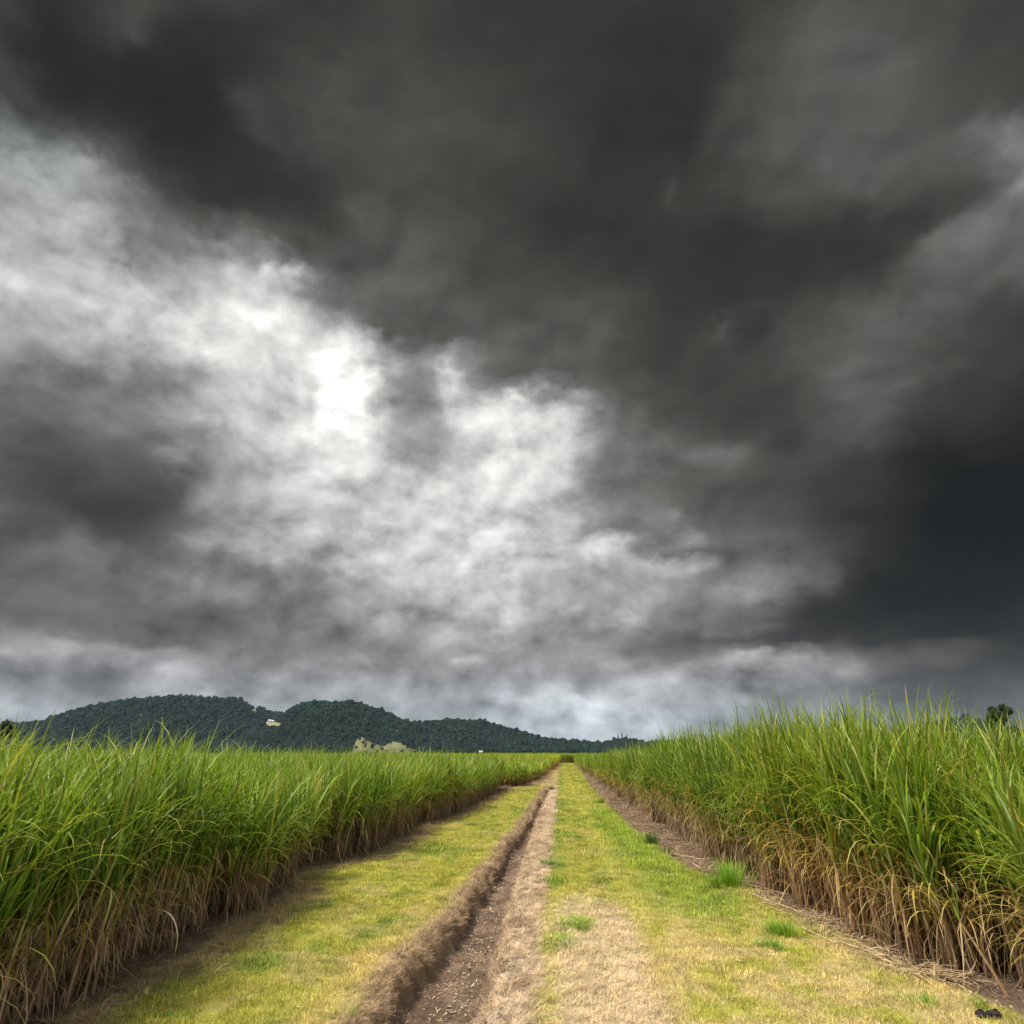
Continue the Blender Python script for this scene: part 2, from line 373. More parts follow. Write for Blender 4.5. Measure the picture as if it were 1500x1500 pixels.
def tube(mb, pts, rads, col, sides=5, cap=False):
    pts = [np.array(p, float) for p in pts]; v = []; f = []; cc = []
    col = np.asarray(col, float)
    for k, p in enumerate(pts):
        d = pts[min(k+1, len(pts)-1)]-pts[max(k-1, 0)]; d = d/(np.linalg.norm(d)+1e-9)
        u = np.cross(d, (0, 0, 1.0) if abs(d[2]) < .9 else (1.0, 0, 0)); u /= np.linalg.norm(u); w_ = np.cross(d, u)
        for s_ in range(sides):
            an = 2*pi*s_/sides; v.append(p+rads[k]*(math.cos(an)*u+math.sin(an)*w_)); cc.append(col if col.ndim == 1 else col[k])
    for k in range(len(pts)-1):
        for s_ in range(sides):
            a_, b_ = k*sides+s_, k*sides+(s_+1) % sides; f.append((a_, b_, b_+sides, a_+sides))
    if cap: f.append(tuple(range((len(pts)-1)*sides, len(pts)*sides)))
    mb.add(v, f, np.array(cc))

# ------------------------------------------------------------------ materials
def foliage_mat(name, transl=.3, rough=.5, var=.35, spec=.35, inst=None, nscale=6.0):
    m = bpy.data.materials.new(name); m.use_nodes = True; N = NT(m.node_tree); L = m.node_tree.links
    at_ = N.n('ShaderNodeAttribute', attribute_name='tint'); oi = N.n('ShaderNodeObjectInfo')
    c = at_.outputs[0]
    if inst == 'col':
        ai = N.n('ShaderNodeAttribute', attribute_name='col', attribute_type='INSTANCER')
        c = N.mix(1.0, c, ai.outputs[0], 'MULTIPLY')
    if inst == 'tone':
        ai = N.n('ShaderNodeAttribute', attribute_name='tone', attribute_type='INSTANCER')
        c = N.mix(ai.outputs['Fac'], c, N.mix(1.0, c, (1.5, 1.2, .6, 1), 'MULTIPLY'))
    geo = N.n('ShaderNodeNewGeometry')
    nz = N.noise(geo.outputs['Position'], nscale, 3)
    v = N.m('ADD', N.m('MULTIPLY', N.m('SUBTRACT', oi.outputs['Random'], .5), var), N.rng(nz, .3, .7, .75, 1.25))
    sc = N.n('ShaderNodeVectorMath', operation='SCALE'); N.set(sc.inputs[0], c); N.set(sc.inputs['Scale'], v)
    p = N.n('ShaderNodeBsdfPrincipled'); N.set(p.inputs['Base Color'], sc.outputs[0]); p.inputs['Roughness'].default_value = rough
    p.inputs['Specular IOR Level'].default_value = spec
    o = N.n('ShaderNodeOutputMaterial')
    if transl > 0:
        t = N.n('ShaderNodeBsdfTranslucent'); N.set(t.inputs[0], N.mix(1.0, sc.outputs[0], (1.5, 1.6, .8, 1), 'MULTIPLY'))
        ms = N.n('ShaderNodeMixShader'); ms.inputs[0].default_value = transl
        L.new(p.outputs[0], ms.inputs[1]); L.new(t.outputs[0], ms.inputs[2]); L.new(ms.outputs[0], o.inputs[0])
    else: L.new(p.outputs[0], o.inputs[0])
    return m
M_CANE = foliage_mat('cane_foliage', .32, .45, .3, .4, inst='tone', nscale=2.5)
M_STEM = foliage_mat('cane_stem', 0, .5, .3, .3, nscale=20)
M_GRASS = foliage_mat('grass_blade', .25, .6, .3, .15, inst='col', nscale=3)
M_TUFT = foliage_mat('weed_blade', .3, .55, .0, .2, nscale=8)
M_STRAW = foliage_mat('straw', .1, .7, .5, .1, inst='col', nscale=5)
M_LITTER = foliage_mat('dead_leaf', .05, .7, .3, .1, nscale=9)
M_TREE = foliage_mat('tree_leaf', .15, .6, .75, .1, nscale=.009)
M_BARK = foliage_mat('bark', 0, .85, .1, .1, nscale=4)

# ------------------------------------------------------------------ ground: one sheet to the horizon
def axis(dense, s0, lim, grow):
    lo, hi = dense; v = list(np.arange(lo, hi+1e-6, s0)); st = s0; x = v[-1]
    while x < lim: st *= grow; x += st; v.append(x)
    return v
xr = axis((-6.4, 6.0), .055, 9000, 1.22); st = .055; x = -6.4; xl = []
while x > -9000: st *= 1.22; x -= st; xl.append(x)
xs = np.array(xl[::-1]+xr)
ys = [-60, -30, -15, -8, -4, 0, 2, 3.5]; y = 5.0; st = .06
while y < 9000:
    ys.append(y); st = max(.06, .0075*y) if y < 170 else st*1.2; y += st
ys = np.array(ys)
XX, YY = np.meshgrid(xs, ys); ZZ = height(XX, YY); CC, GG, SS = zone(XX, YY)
nx, ny = len(xs), len(ys)
V = np.stack([XX.ravel(), YY.ravel(), ZZ.ravel()], 1)
ii, jj = np.meshgrid(np.arange(nx-1), np.arange(ny-1)); q = (jj*nx+ii).ravel()
FQ = np.stack([q, q+1, q+nx+1, q+nx], 1)
me = bpy.data.meshes.new('ground'); me.vertices.add(len(V)); me.vertices.foreach_set('co', V.ravel())
me.loops.add(FQ.size); me.loops.foreach_set('vertex_index', FQ.ravel().astype(np.int32))
me.polygons.add(len(FQ)); me.polygons.foreach_set('loop_start', np.arange(0, FQ.size, 4, dtype=np.int32))
me.polygons.foreach_set('use_smooth', [True]*len(FQ))
me.update(calc_edges=True)
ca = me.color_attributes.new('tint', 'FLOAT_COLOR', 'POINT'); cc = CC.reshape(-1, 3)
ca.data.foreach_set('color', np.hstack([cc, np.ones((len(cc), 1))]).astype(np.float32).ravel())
m = bpy.data.materials.new('ground_earth'); m.use_nodes = True; N = NT(m.node_tree)
at_ = N.n('ShaderNodeAttribute', attribute_name='tint'); geo = N.n('ShaderNodeNewGeometry')
n1 = N.noise(geo.outputs['Position'], 55, 5, .7); n2 = N.noise(geo.outputs['Position'], 9, 5, .65)
v = N.m('MULTIPLY', N.rng(n1, .3, .7, .45, 1.35), N.rng(n2, .3, .7, .8, 1.15))
sc = N.n('ShaderNodeVectorMath', operation='SCALE'); N.set(sc.inputs[0], at_.outputs[0]); N.set(sc.inputs['Scale'], v)
p = N.n('ShaderNodeBsdfPrincipled'); N.set(p.inputs['Base Color'], sc.outputs[0]); p.inputs['Roughness'].default_value = .95; p.inputs['Specular IOR Level'].default_value = .1
bp = N.n('ShaderNodeBump'); bp.inputs['Strength'].default_value = .8; bp.inputs['Distance'].default_value = .03
N.set(bp.inputs['Height'], N.m('ADD', n1, n2)); m.node_tree.links.new(bp.outputs[0], p.inputs['Normal'])
o = N.n('ShaderNodeOutputMaterial'); m.node_tree.links.new(p.outputs[0], o.inputs[0])
me.materials.append(m)
ground = bpy.data.objects.new('ground', me); COL.objects.link(ground)
tag(ground, 'flat farm ground with mown grass track, straw bank and long brown drainage ditch', 'ground', kind='structure')

# ------------------------------------------------------------------ scatter of uncountable cover (one object each)
def scatter(name, pts, rot, scl, vid, protos, extra=None, label=None, cat=None):
    coll = bpy.data.collections.new(name+'_source')
    for p_ in protos: coll.objects.link(p_)
    me = bpy.data.meshes.new(name); me.vertices.add(len(pts)); me.vertices.foreach_set('co', np.asarray(pts, np.float32).ravel())
    for nm, dat, ty, key in (('rot', rot, 'FLOAT_VECTOR', 'vector'), ('scl', scl, 'FLOAT_VECTOR', 'vector')):
        a_ = me.attributes.new(nm, ty, 'POINT'); a_.data.foreach_set(key, np.asarray(dat, np.float32).ravel())
    a_ = me.attributes.new('vid', 'INT', 'POINT'); a_.data.foreach_set('value', np.asarray(vid, np.int32))
    for nm, dat in (extra or {}).items():
        dat = np.asarray(dat, np.float32)
        if dat.ndim == 1: a_ = me.attributes.new(nm, 'FLOAT', 'POINT'); a_.data.foreach_set('value', dat)
        else: a_ = me.attributes.new(nm, 'FLOAT_VECTOR', 'POINT'); a_.data.foreach_set('vector', dat.ravel())
    ob = bpy.data.objects.new(name, me); COL.objects.link(ob)
    ng = bpy.data.node_groups.new(name+'_scatter', 'GeometryNodeTree')
    ng.interface.new_socket('Geometry', in_out='INPUT', socket_type='NodeSocketGeometry')
    ng.interface.new_socket('Geometry', in_out='OUTPUT', socket_type='NodeSocketGeometry')
    n = ng.nodes; gi = n.new('NodeGroupInput'); go = n.new('NodeGroupOutput')
    ci = n.new('GeometryNodeCollectionInfo'); ci.inputs[0].default_value = coll; ci.inputs[1].default_value = True; ci.inputs[2].default_value = True
    mp = n.new('GeometryNodeMeshToPoints'); iop = n.new('GeometryNodeInstanceOnPoints')
    def na(nm, t):
        x_ = n.new('GeometryNodeInputNamedAttribute'); x_.data_type = t; x_.inputs[0].default_value = nm
        return [s for s in x_.outputs if s.enabled and s.name == 'Attribute'][0]
    l = ng.links; l.new(gi.outputs[0], mp.inputs[0]); l.new(mp.outputs[0], iop.inputs['Points']); l.new(ci.outputs[0], iop.inputs['Instance'])
    iop.inputs['Pick Instance'].default_value = True
    l.new(na('vid', 'INT'), iop.inputs['Instance Index'])
    er = n.new('FunctionNodeEulerToRotation'); l.new(na('rot', 'FLOAT_VECTOR'), er.inputs[0]); l.new(er.outputs[0], iop.inputs['Rotation'])
    l.new(na('scl', 'FLOAT_VECTOR'), iop.inputs['Scale']); l.new(iop.outputs[0], go.inputs[0])
    md = ob.modifiers.new('scatter', 'NODES'); md.node_group = ng
    tag(ob, label, cat, kind='stuff'); return ob

# ------------------------------------------------------------------ sugarcane
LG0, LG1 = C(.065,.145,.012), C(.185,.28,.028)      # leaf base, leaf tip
def cane_parts(seed, light=False, tall=False, strawy=False):
    r = random.Random(seed); st, gl, dl = MB(), MB(), MB()
    ns = r.randint(8, 11) if not light else 6
    for s in range(ns):
        an = r.uniform(0, 2*pi); rr = .30*math.sqrt(r.random())
        b = np.array((rr*math.cos(an)*.8, rr*math.sin(an)*1.1, -.04))
        le = r.uniform(.02, .14)+rr*.22; la = an+r.gauss(0, .5)
        H = (r.uniform(1.0, 1.6) if strawy else r.uniform(.7, 1.5)) if not tall else r.uniform(1.2, 1.6)
        pts = []; 
        for k in range(6):
            t = k/5; q = le*t*t*H*1.1+le*t*H*.4
            pts.append(b+np.array((math.cos(la)*q, math.sin(la)*q, H*t*(1-.12*le))))
        hue = r.random(); sc_ = C(.30,.20,.11)*(1-hue)+C(.20,.11,.075)*hue
        cols = np.array([sc_*.8, sc_, sc_*1.1, C(.30,.26,.10), C(.24,.28,.07), C(.17,.25,.04)])
        if not light or s % 2 == 0: tube(st, pts, [.017, .016, .015, .014, .012, .008], cols, 4 if light else 5)
        def along(t):
            t = min(max(t, 0), .999)*5; i = int(t); return pts[i]*(1-(t-i))+pts[i+1]*(t-i)
        # green fan at the top
        ng = r.randint(11, 14) if not light else 7
        g = r.uniform(.8, 1.15); wide = 1.0 if not light else 1.9
        for k in range(ng):
            t = k/(ng-1); a_ = la+2.4*k+r.gauss(0, .5)
            if t < .4: el0, dr, Ln = r.uniform(58, 74), r.uniform(70, 140), r.uniform(1.0, 1.45)
            elif t < .75: el0, dr, Ln = r.uniform(70, 82), r.uniform(25, 90), r.uniform(1.1, 1.5)
            else: el0, dr, Ln = r.uniform(78, 89), r.uniform(8, 50), r.uniform(.9, 1.2)
            if tall: dr *= .4; Ln *= 1.1
            v = r.uniform(.75, 1.2)*g; y_ = r.random()**5
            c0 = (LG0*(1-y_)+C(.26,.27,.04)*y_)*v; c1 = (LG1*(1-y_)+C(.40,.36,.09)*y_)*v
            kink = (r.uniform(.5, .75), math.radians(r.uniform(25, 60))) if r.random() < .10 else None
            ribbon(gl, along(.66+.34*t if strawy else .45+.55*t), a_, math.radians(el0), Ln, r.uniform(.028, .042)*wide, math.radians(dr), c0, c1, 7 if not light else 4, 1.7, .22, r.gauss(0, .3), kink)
        # ageing leaves: yellow to orange-brown, arching out
        na_ = r.randint(4, 5) if not light else 3
        for k in range(na_):
            t = r.uniform(.25, .8); a_ = r.uniform(0, 2*pi); y_ = r.random()**1.4
            c0 = C(.28,.26,.05)*(1-y_)+C(.34,.21,.08)*y_; c1 = C(.38,.34,.09)*(1-y_)+C(.46,.32,.15)*y_
            ribbon(gl if y_ < .45 else dl, along(t), a_, math.radians(r.uniform(48, 78)), r.uniform(.7, 1.1), r.uniform(.018, .03)*wide, math.radians(r.uniform(90, 165)), c0*r.uniform(.7, 1.1), c1*r.uniform(.7, 1.1), 7 if not light else 4, 1.2, .2, r.gauss(0, .4))
        nd = (r.randint(12, 15) if strawy else r.randint(8, 11)) if not light else 5
        for k in range(nd):
            t = r.uniform(.04, .75); a_ = r.uniform(0, 2*pi); y_ = r.random()
            y_ = y_**(.9 if strawy else 1.4); c = C(.16,.10,.06)*(1-y_)+C(.56,.42,.26)*y_
            if r.random() < .6: el0, dr = r.uniform(-80, -30), r.uniform(-20, 40)
            else: el0, dr = r.uniform(30, 75), r.uniform(120, 190)
            ribbon(dl, along(t), a_, math.radians(el0), r.uniform(.3, .75), r.uniform(.010, .020)*wide, math.radians(dr), c*.85, c, 5 if not light else 3, 1.1, .15, r.gauss(0, .8), (r.uniform(.3, .7), math.radians(r.uniform(-30, 60))))
    return st, gl, dl
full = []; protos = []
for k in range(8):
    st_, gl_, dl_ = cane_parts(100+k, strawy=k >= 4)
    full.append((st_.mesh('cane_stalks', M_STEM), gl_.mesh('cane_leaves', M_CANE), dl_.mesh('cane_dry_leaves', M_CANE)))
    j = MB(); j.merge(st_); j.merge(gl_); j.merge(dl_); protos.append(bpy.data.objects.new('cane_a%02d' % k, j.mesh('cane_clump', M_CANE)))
for k in range(2):
    st_, gl_, dl_ = cane_parts(200+k, tall=True)
    full.append((st_.mesh('cane_stalks', M_STEM), gl_.mesh('cane_leaves', M_CANE), dl_.mesh('cane_dry_leaves', M_CANE)))
for k in range(4):
    a3 = cane_parts(300+k, light=True, strawy=k >= 2); j = MB()
    for q_ in a3: j.merge(q_)
    protos.append(bpy.data.objects.new('cane_b%02d' % k, j.mesh('cane_clump_far', M_CANE)))

def pick(side, x, y):
    f = float(fbm(np.asarray(y)*.35+(9 if side == 'left' else 33), np.asarray(x)*.3, 3))
    want = (f > .56) if side == 'left' else (f > .36)
    return random.randrange(4)+(4 if want else 0)
plants = []   # x, y, scale xy, scale z, row, side, tone
def h_left(x, y):
    h = 1.0*np.interp(y, [5, 12, 30, 49, 50.5, 96, 98, 140], [1.05, 1.03, .99, .97, .74, .76, .86, .90])
    return h
def h_right(x, y):
    h = np.interp(y, [5, 8, 9.3, 10.3, 12, 15, 20, 30, 46, 80, 120, 160], [.90, .93, 1.03, 1.22, 1.31, 1.32, 1.27, 1.20, 1.12, 1.02, .97, .96])
    return h
def put(side, x, y, row, hs, tone):
    plants.append((x, y, random.uniform(.9, 1.15), hs, row, side, tone))
for side in ('left', 'right'):
    sg = -1 if side == 'left' else 1
    y = 4.0; row_sp = 1.05
    for row in range(60):
        near_limit = 12
        y = 4.0+random.random()*.5
        while y < 158:
            ed = float(L_EDGE(y) if side == 'left' else R_EDGE(y))
            x = ed+sg*(.30+row*row_sp)+random.gauss(0, .13)+(sg*.9*(float(fbm(y*.55+(3 if sg > 0 else 60), 2.2, 3))-.42) if row < 3 else 0)*(.6 if sg > 0 else 1)
            dist = math.hypot(x, y)
            sp = .40 if dist < 30 else (.55 if dist < 60 else .8)
            if row > 9: sp *= 1.5
            if row > 20: sp *= 1.5
            if row > 35: sp *= 1.6
            y += sp*random.uniform(.75, 1.25)
            if side == 'left' and (48.6 < y < 51.5 or 95.5 < y < 99.5): continue
            # outside the view by a wide margin
            azp = math.degrees(math.atan2(x, y))
            if azp < -56 or azp > 48: continue
            if row > 26 and dist < 25: continue
            hs = float((h_left if side == 'left' else h_right)(x, y))
            if side == 'right' and row > 2: hs *= float(np.interp(row, [2, 5, 12], [1, .84, .76]))
            hs *= random.gauss(1, .04)+.18*(float(fbm(x*.35, y*.35, 2))-.5)
            tone = max(0, min(.4, .6*(float(fbm(x*.22+7, y*.16+3, 3))-.46)*3))
            if side == 'left' and y > 98: tone = .75+.2*random.random()
            if side == 'left' and 51 < y < 96: tone = .25+.2*random.random()
            put(side, x, y, row, hs, tone)
for k in range(420):        # the field closing the far end of the track
    rw = k//70; x = -32+66*(k % 70)/70+random.gauss(0, .2); plants.append((x, 164.5+rw*1.3, 1.2, random.gauss(1.0, .03), 0 if rw == 0 else 20, 'far', .15+.2*random.random()))
for k in range(1500):       # tops of more distant blocks on the left
    x = -random.uniform(2, 150); plants.append((x, random.uniform(100, 230)+(70 if x > -4 else 0), 1.5, random.gauss(.93, .03), 40, 'far', random.uniform(.2, .8)))
    if plants[-1][1] < 175 and x > -34: plants.pop()
scores = []
for i, p_ in enumerate(plants):
    azp = math.degrees(math.atan2(p_[0], p_[1]))+4.6; d = math.hypot(p_[0], p_[1])
    vis = {0: 1, 1: .62, 2: .38, 3: .22}.get(p_[4], .0)
    if p_[5] == 'far' or abs(azp) > 39 or p_[1] < 6.0: vis = 0
    scores.append(-vis/d)
order = np.argsort(scores)[:299]; chosen = set(int(i) for i in order)
def plant_label(side, row, d):
    fld = 'left field' if side == 'left' else 'right field'
    dist = 'nearest' if d < 13 else ('middle' if d < 28 else 'distant')
    if row == 0:
        look = 'sugarcane with dark brown dead foot leaves' if side == 'left' else 'tall sugarcane with tan straw foot'
        return '%s, front row of %s, %s stretch' % (look, fld, dist)
    return 'green sugarcane half hidden behind front row of %s, %s stretch' % (fld, dist)
def make_plant(meshes, x, y, sx, sz, rz, tone, label, group, tilt=(0, 0)):
    r = empty('sugarcane_plant', (x, y, float(height(x, y))), rz); r.scale = (sx, sx, sz); r.rotation_euler = (tilt[0], tilt[1], rz)
    for nm, me_ in zip(('stalks', 'leaves', 'dry_leaves'), meshes):
        o = bpy.data.objects.new(nm, me_); COL.objects.link(o); o.parent = r; o['tone'] = float(tone)
    tag(r, label, 'sugarcane plant', group); return r
# plants that stand out
special = [(4.3, 10.1, 1.15, 1.2, 8, .0, 'very tall sugarcane with upright dark spiky leaves on right field edge, nearer of two'),
           (4.35, 11.9, 1.1, 1.27, 9, .0, 'very tall sugarcane with upright dark spiky leaves on right field edge, farther of two')]
for x, y, sx, sz, vi, tn, lb in special:
    make_plant(full[vi], x, y, sx, sz, 1.0, tn, lb, None)
rest = []
for i, (x, y, sx, hs, row, side, tone) in enumerate(plants):
    if i in chosen and len(chosen) > 0:
        d = math.hypot(x, y); vi = pick(side, x, y)
        make_plant(full[vi], x, y, sx, hs, random.uniform(0, 2*pi), tone, plant_label(side, row, d), 'sugarcane plants of the %s field, %s' % (side, ('front row' if row == 0 else 'behind the front row')+(' near' if d < 13 else ' middle' if d < 28 else ' distant')),
                   (random.gauss(0, .035), random.gauss(0, .035)))
    else: rest.append((x, y, sx, hs, row, side, tone))
R = np.array([(a[0], a[1], a[2], a[3], a[6]) for a in rest]); d = np.hypot(R[:, 0], R[:, 1])
z = height(R[:, 0], R[:, 1]); pts = np.stack([R[:, 0], R[:, 1], z], 1)
wide = np.where(d > 34, 1.25, 1.0)
vid = np.where(d < 34, np.array([pick(a[5], a[0], a[1]) for a in rest]), RNG.integers(8, 12, len(R)))
vid = np.where(np.array([a[5] == 'far' and a[4] == 0 for a in rest]), RNG.integers(4, 8, len(R)), vid)
rot = np.stack([RNG.normal(0, .035, len(R)), RNG.normal(0, .035, len(R)), RNG.random(len(R))*2*pi], 1)
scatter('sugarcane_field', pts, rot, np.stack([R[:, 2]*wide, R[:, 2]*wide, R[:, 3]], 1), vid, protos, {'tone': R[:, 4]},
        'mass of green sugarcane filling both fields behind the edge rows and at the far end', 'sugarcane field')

# ------------------------------------------------------------------ grass and straw cover
def tuft_proto(name, mat, seed, n, spread, lean, w=.07, nseg=2, flat=False, link=False):
    r = random.Random(seed); mb = MB()
    for k in range(n):
        an = r.uniform(0, 2*pi); rr = spread*math.sqrt(r.random()); b = (rr*math.cos(an), rr*math.sin(an), -.05 if not flat else r.uniform(0, .5))
        v = r.uniform(.65, 1.3); c = C(v, v*r.uniform(.92, 1.05), v*r.uniform(.8, 1.1))
        if flat:
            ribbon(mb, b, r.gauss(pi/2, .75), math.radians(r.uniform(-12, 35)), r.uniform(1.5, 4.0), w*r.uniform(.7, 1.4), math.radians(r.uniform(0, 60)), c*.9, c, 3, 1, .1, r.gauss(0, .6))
        else:
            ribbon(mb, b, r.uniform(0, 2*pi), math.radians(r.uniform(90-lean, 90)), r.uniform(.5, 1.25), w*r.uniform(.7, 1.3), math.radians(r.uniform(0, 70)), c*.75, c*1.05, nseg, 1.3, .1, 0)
    return bpy.data.objects.new(name, mb.mesh(name, mat))
gp = [tuft_proto('grass_a%d' % k, M_GRASS, 400+k, 26, 1.7, 50, .085) for k in range(6)]
sp_ = [tuft_proto('straw_a%d' % k, M_STRAW, 500+k, 22, 2.0, 0, .085, flat=True) for k in range(6)]
def scatter_region(n, y0, y1, x0=-5.6, x1=4.6):
    # density proportional within the trapezoid of the two field edges
    y = y0+(y1-y0)*RNG.random(n); x = x0+(x1-x0)*RNG.random(n); return x, y
bands = [(6.6, 11, 15000, .040), (11, 17, 16500, .044), (17, 30, 16500, .055), (30, 60, 12000, .08), (60, 164, 14000, .12)]
gx, gy, gh = [], [], []
for y0, y1, n, h in bands:
    x, y = scatter_region(n, y0, y1); _, g, s = zone(x, y)
    k = RNG.random(n) < g*.95; gx.append(x[k]); gy.append(y[k]); gh.append(np.full(k.sum(), h))
x = np.concatenate(gx); y = np.concatenate(gy); h = np.concatenate(gh)*RNG.uniform(.6, 1.35, len(x))
c, g, s = zone(x, y); c = c*RNG.uniform(.6, 1.5, (len(x), 1))*1.08
n = len(x); h = np.where(RNG.random(n) < .03, h*1.9, h)*(.75+.6*fbm(x*2, y*2, 3))*np.where(c[:, 1] > c[:, 0]*1.15, 1.35, .9)
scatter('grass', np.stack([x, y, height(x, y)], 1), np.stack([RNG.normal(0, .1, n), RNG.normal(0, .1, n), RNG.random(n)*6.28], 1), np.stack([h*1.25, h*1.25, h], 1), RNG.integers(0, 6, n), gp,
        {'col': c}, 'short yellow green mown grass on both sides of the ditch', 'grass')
gx, gy, gh = [], [], []
for y0, y1, n, h in [(6.6, 11, 16000, .034), (11, 17, 16500, .038), (17, 30, 16500, .048), (30, 56, 9000, .07), (56, 164, 4000, .1)]:
    x, y = scatter_region(n, y0, y1); _, g, s = zone(x, y)
    k = RNG.random(n) < s*.85; gx.append(x[k]); gy.append(y[k]); gh.append(np.full(k.sum(), h))
x = np.concatenate(gx); y = np.concatenate(gy); h = np.concatenate(gh)*RNG.uniform(.6, 1.3, len(x))
c, g, s = zone(x, y); n = len(x); c = c*RNG.uniform(.7, 1.45, (n, 1))
eps = .06; slx = (height(x+eps, y)-height(x-eps, y))/(2*eps)
c = c*1.08
rot = np.stack([RNG.normal(0, .12, n), -np.arctan(np.clip(slx, -1.6, 1.6))+RNG.normal(0, .12, n), RNG.normal(0, .7, n)+np.where(x < -1.5, .5, -.3)], 1)
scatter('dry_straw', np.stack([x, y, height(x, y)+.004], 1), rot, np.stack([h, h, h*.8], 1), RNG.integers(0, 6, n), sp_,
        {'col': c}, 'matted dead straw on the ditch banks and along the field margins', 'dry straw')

n = 7000; y = 6.6+46*RNG.random(n)**1.7; x = lip(y)+RNG.normal(-.01, .05, n); hh = RNG.uniform(.012, .034, n)*(1+.012*y); zc_ = np.maximum(height(x, y), -.12)
rr = RNG.random(n); cc_ = (C(.40,.29,.20)*(1-rr[:, None])+C(.22,.15,.10)*rr[:, None])*RNG.uniform(.4, 1.7, (n, 1))
scatter('hanging_straw', np.stack([x, y, zc_], 1), np.stack([RNG.normal(0, .3, n), RNG.normal(.5, .5, n), RNG.normal(-1.0, 1.5, n)], 1), np.stack([hh, hh, hh*1.3], 1), RNG.integers(0, 6, n), [bpy.data.objects.new('lip_a%d' % k, q_.data) for k, q_ in enumerate(sp_)],
        {'col': cc_}, 'shaggy dead straw hanging over the left lip of the ditch', 'hanging straw')
# pale chips of leaf on the ditch floor and broken straw on the brown soil strip
lp = []
for k in range(5):
    r = random.Random(600+k); mb = MB()
    ribbon(mb, (0, 0, .05), 0, math.radians(r.uniform(5, 25)), 1.0, r.uniform(.16, .3), math.radians(r.uniform(10, 60)), C(1, 1, 1), C(.9, .88, .85), 3, 1, .12, r.gauss(0, .5), tip=.7)
    lp.append(bpy.data.objects.new('chip_a%d' % k, mb.mesh('chip', M_STRAW)))
for k in range(4):
    r = random.Random(620+k); mb = MB()
    ribbon(mb, (0, 0, .03), 0, math.radians(r.uniform(2, 14)), 1.0, r.uniform(.03, .05), math.radians(r.uniform(5, 30)), C(1, 1, 1), C(.9, .85, .8), 4, 1, .12, r.gauss(0, .7), tip=.7)
    lp.append(bpy.data.objects.new('chip_b%d' % k, mb.mesh('straw_piece', M_STRAW)))
y = 6.8+42*RNG.random(2200)**1.8; x = D_RT(y)-.28+RNG.normal(0, .17, 2200)
s1 = RNG.uniform(.018, .065, 2200)*(1+y*.012); v1 = RNG.integers(0, 5, 2200); c1 = C(.55,.45,.32)*RNG.uniform(.45, 1.25, (2200, 1))
y2 = 9+100*RNG.random(6500)**1.6; rg = np.where(y2 < 15, R_EDGE(y2)-.35, R_GRASS(y2)); x2 = rg+(R_EDGE(y2)+.3-rg)*RNG.random(6500)
s2 = RNG.uniform(.1, .5, 6500); v2 = RNG.integers(5, 9, 6500); c2 = C(.50,.38,.24)*RNG.uniform(.35, 1.2, (6500, 1))
y3 = 6.8+30*RNG.random(1500)**1.5; x3 = L_EDGE(y3)+RNG.normal(.25, .35, 1500); s3 = RNG.uniform(.08, .35, 1500); c3 = C(.45,.34,.21)*RNG.uniform(.35, 1.1, (1500, 1))
y4 = 6.8+14*RNG.random(700); x4 = RNG.uniform(-4.4, 4.0, 700); s4 = RNG.uniform(.02, .12, 700); c4 = C(.55,.43,.26)*RNG.uniform(.4, 1.2, (700, 1))
x = np.concatenate([x, x2, x3, x4]); y = np.concatenate([y, y2, y3, y4]); s = np.concatenate([s1, s2, s3, s4]); n = len(x)
v = np.concatenate([v1, v2, RNG.integers(5, 9, 1500), RNG.integers(0, 9, 700)])
scatter('leaf_litter', np.stack([x, y, height(x, y)+.012], 1), np.stack([RNG.normal(0, .15, n), RNG.normal(0, .15, n), RNG.random(n)*6.28], 1), np.stack([s, s, s], 1), v, lp,
        {'col': np.concatenate([c1, c2, c3, c4])}, 'pale chips of dead leaf and straw scattered on the ditch floor and soil', 'leaf litter')

kp = []
for k in range(5):
    r = random.Random(640+k); mb = MB(); n_, k_ = 7, 5; vs = []; f = []
    for i in range(k_+1):
        for j in range(n_):
            th = pi*i/k_; ph = 2*pi*j/n_; q = r.uniform(.6, 1.25); vs.append((q*math.sin(th)*math.cos(ph), q*math.sin(th)*math.sin(ph), .2+.7*q*math.cos(th)))
    for i in range(k_):
        for j in range(n_): f.append((i*n_+j, i*n_+(j+1) % n_, (i+1)*n_+(j+1) % n_, (i+1)*n_+j))
    mb.add(vs, f, C(1, 1, 1)); kp.append(bpy.data.objects.new('clod_a%d' % k, mb.mesh('clod', M_STRAW)))
n = 5200; y = 6.7+26*RNG.random(n)**1.6; u = RNG.random(n)
x = np.where(u < .55, lip(y)+.12+(D_RL(y)-lip(y))*RNG.random(n), np.where(u < .8, D_RL(y)+RNG.uniform(0, 1.6, n)*RNG.random(n), R_GRASS(y)+RNG.random(n)*1.2))
sc3 = RNG.uniform(.005, .022, n)*(1+.01*y)
cc_ = np.where((u < .55)[:, None], C(.27,.19,.14), C(.38,.29,.21))*RNG.uniform(.5, 1.4, (n, 1))
scatter('soil_clods', np.stack([x, y, height(x, y)], 1), np.stack([RNG.random(n), RNG.random(n), RNG.random(n)*6.28], 1), np.stack([sc3]*3, 1), RNG.integers(0, 5, n), kp,
        {'col': cc_}, 'small crumbs and clods of soil in the ditch and on its bank', 'soil clods')

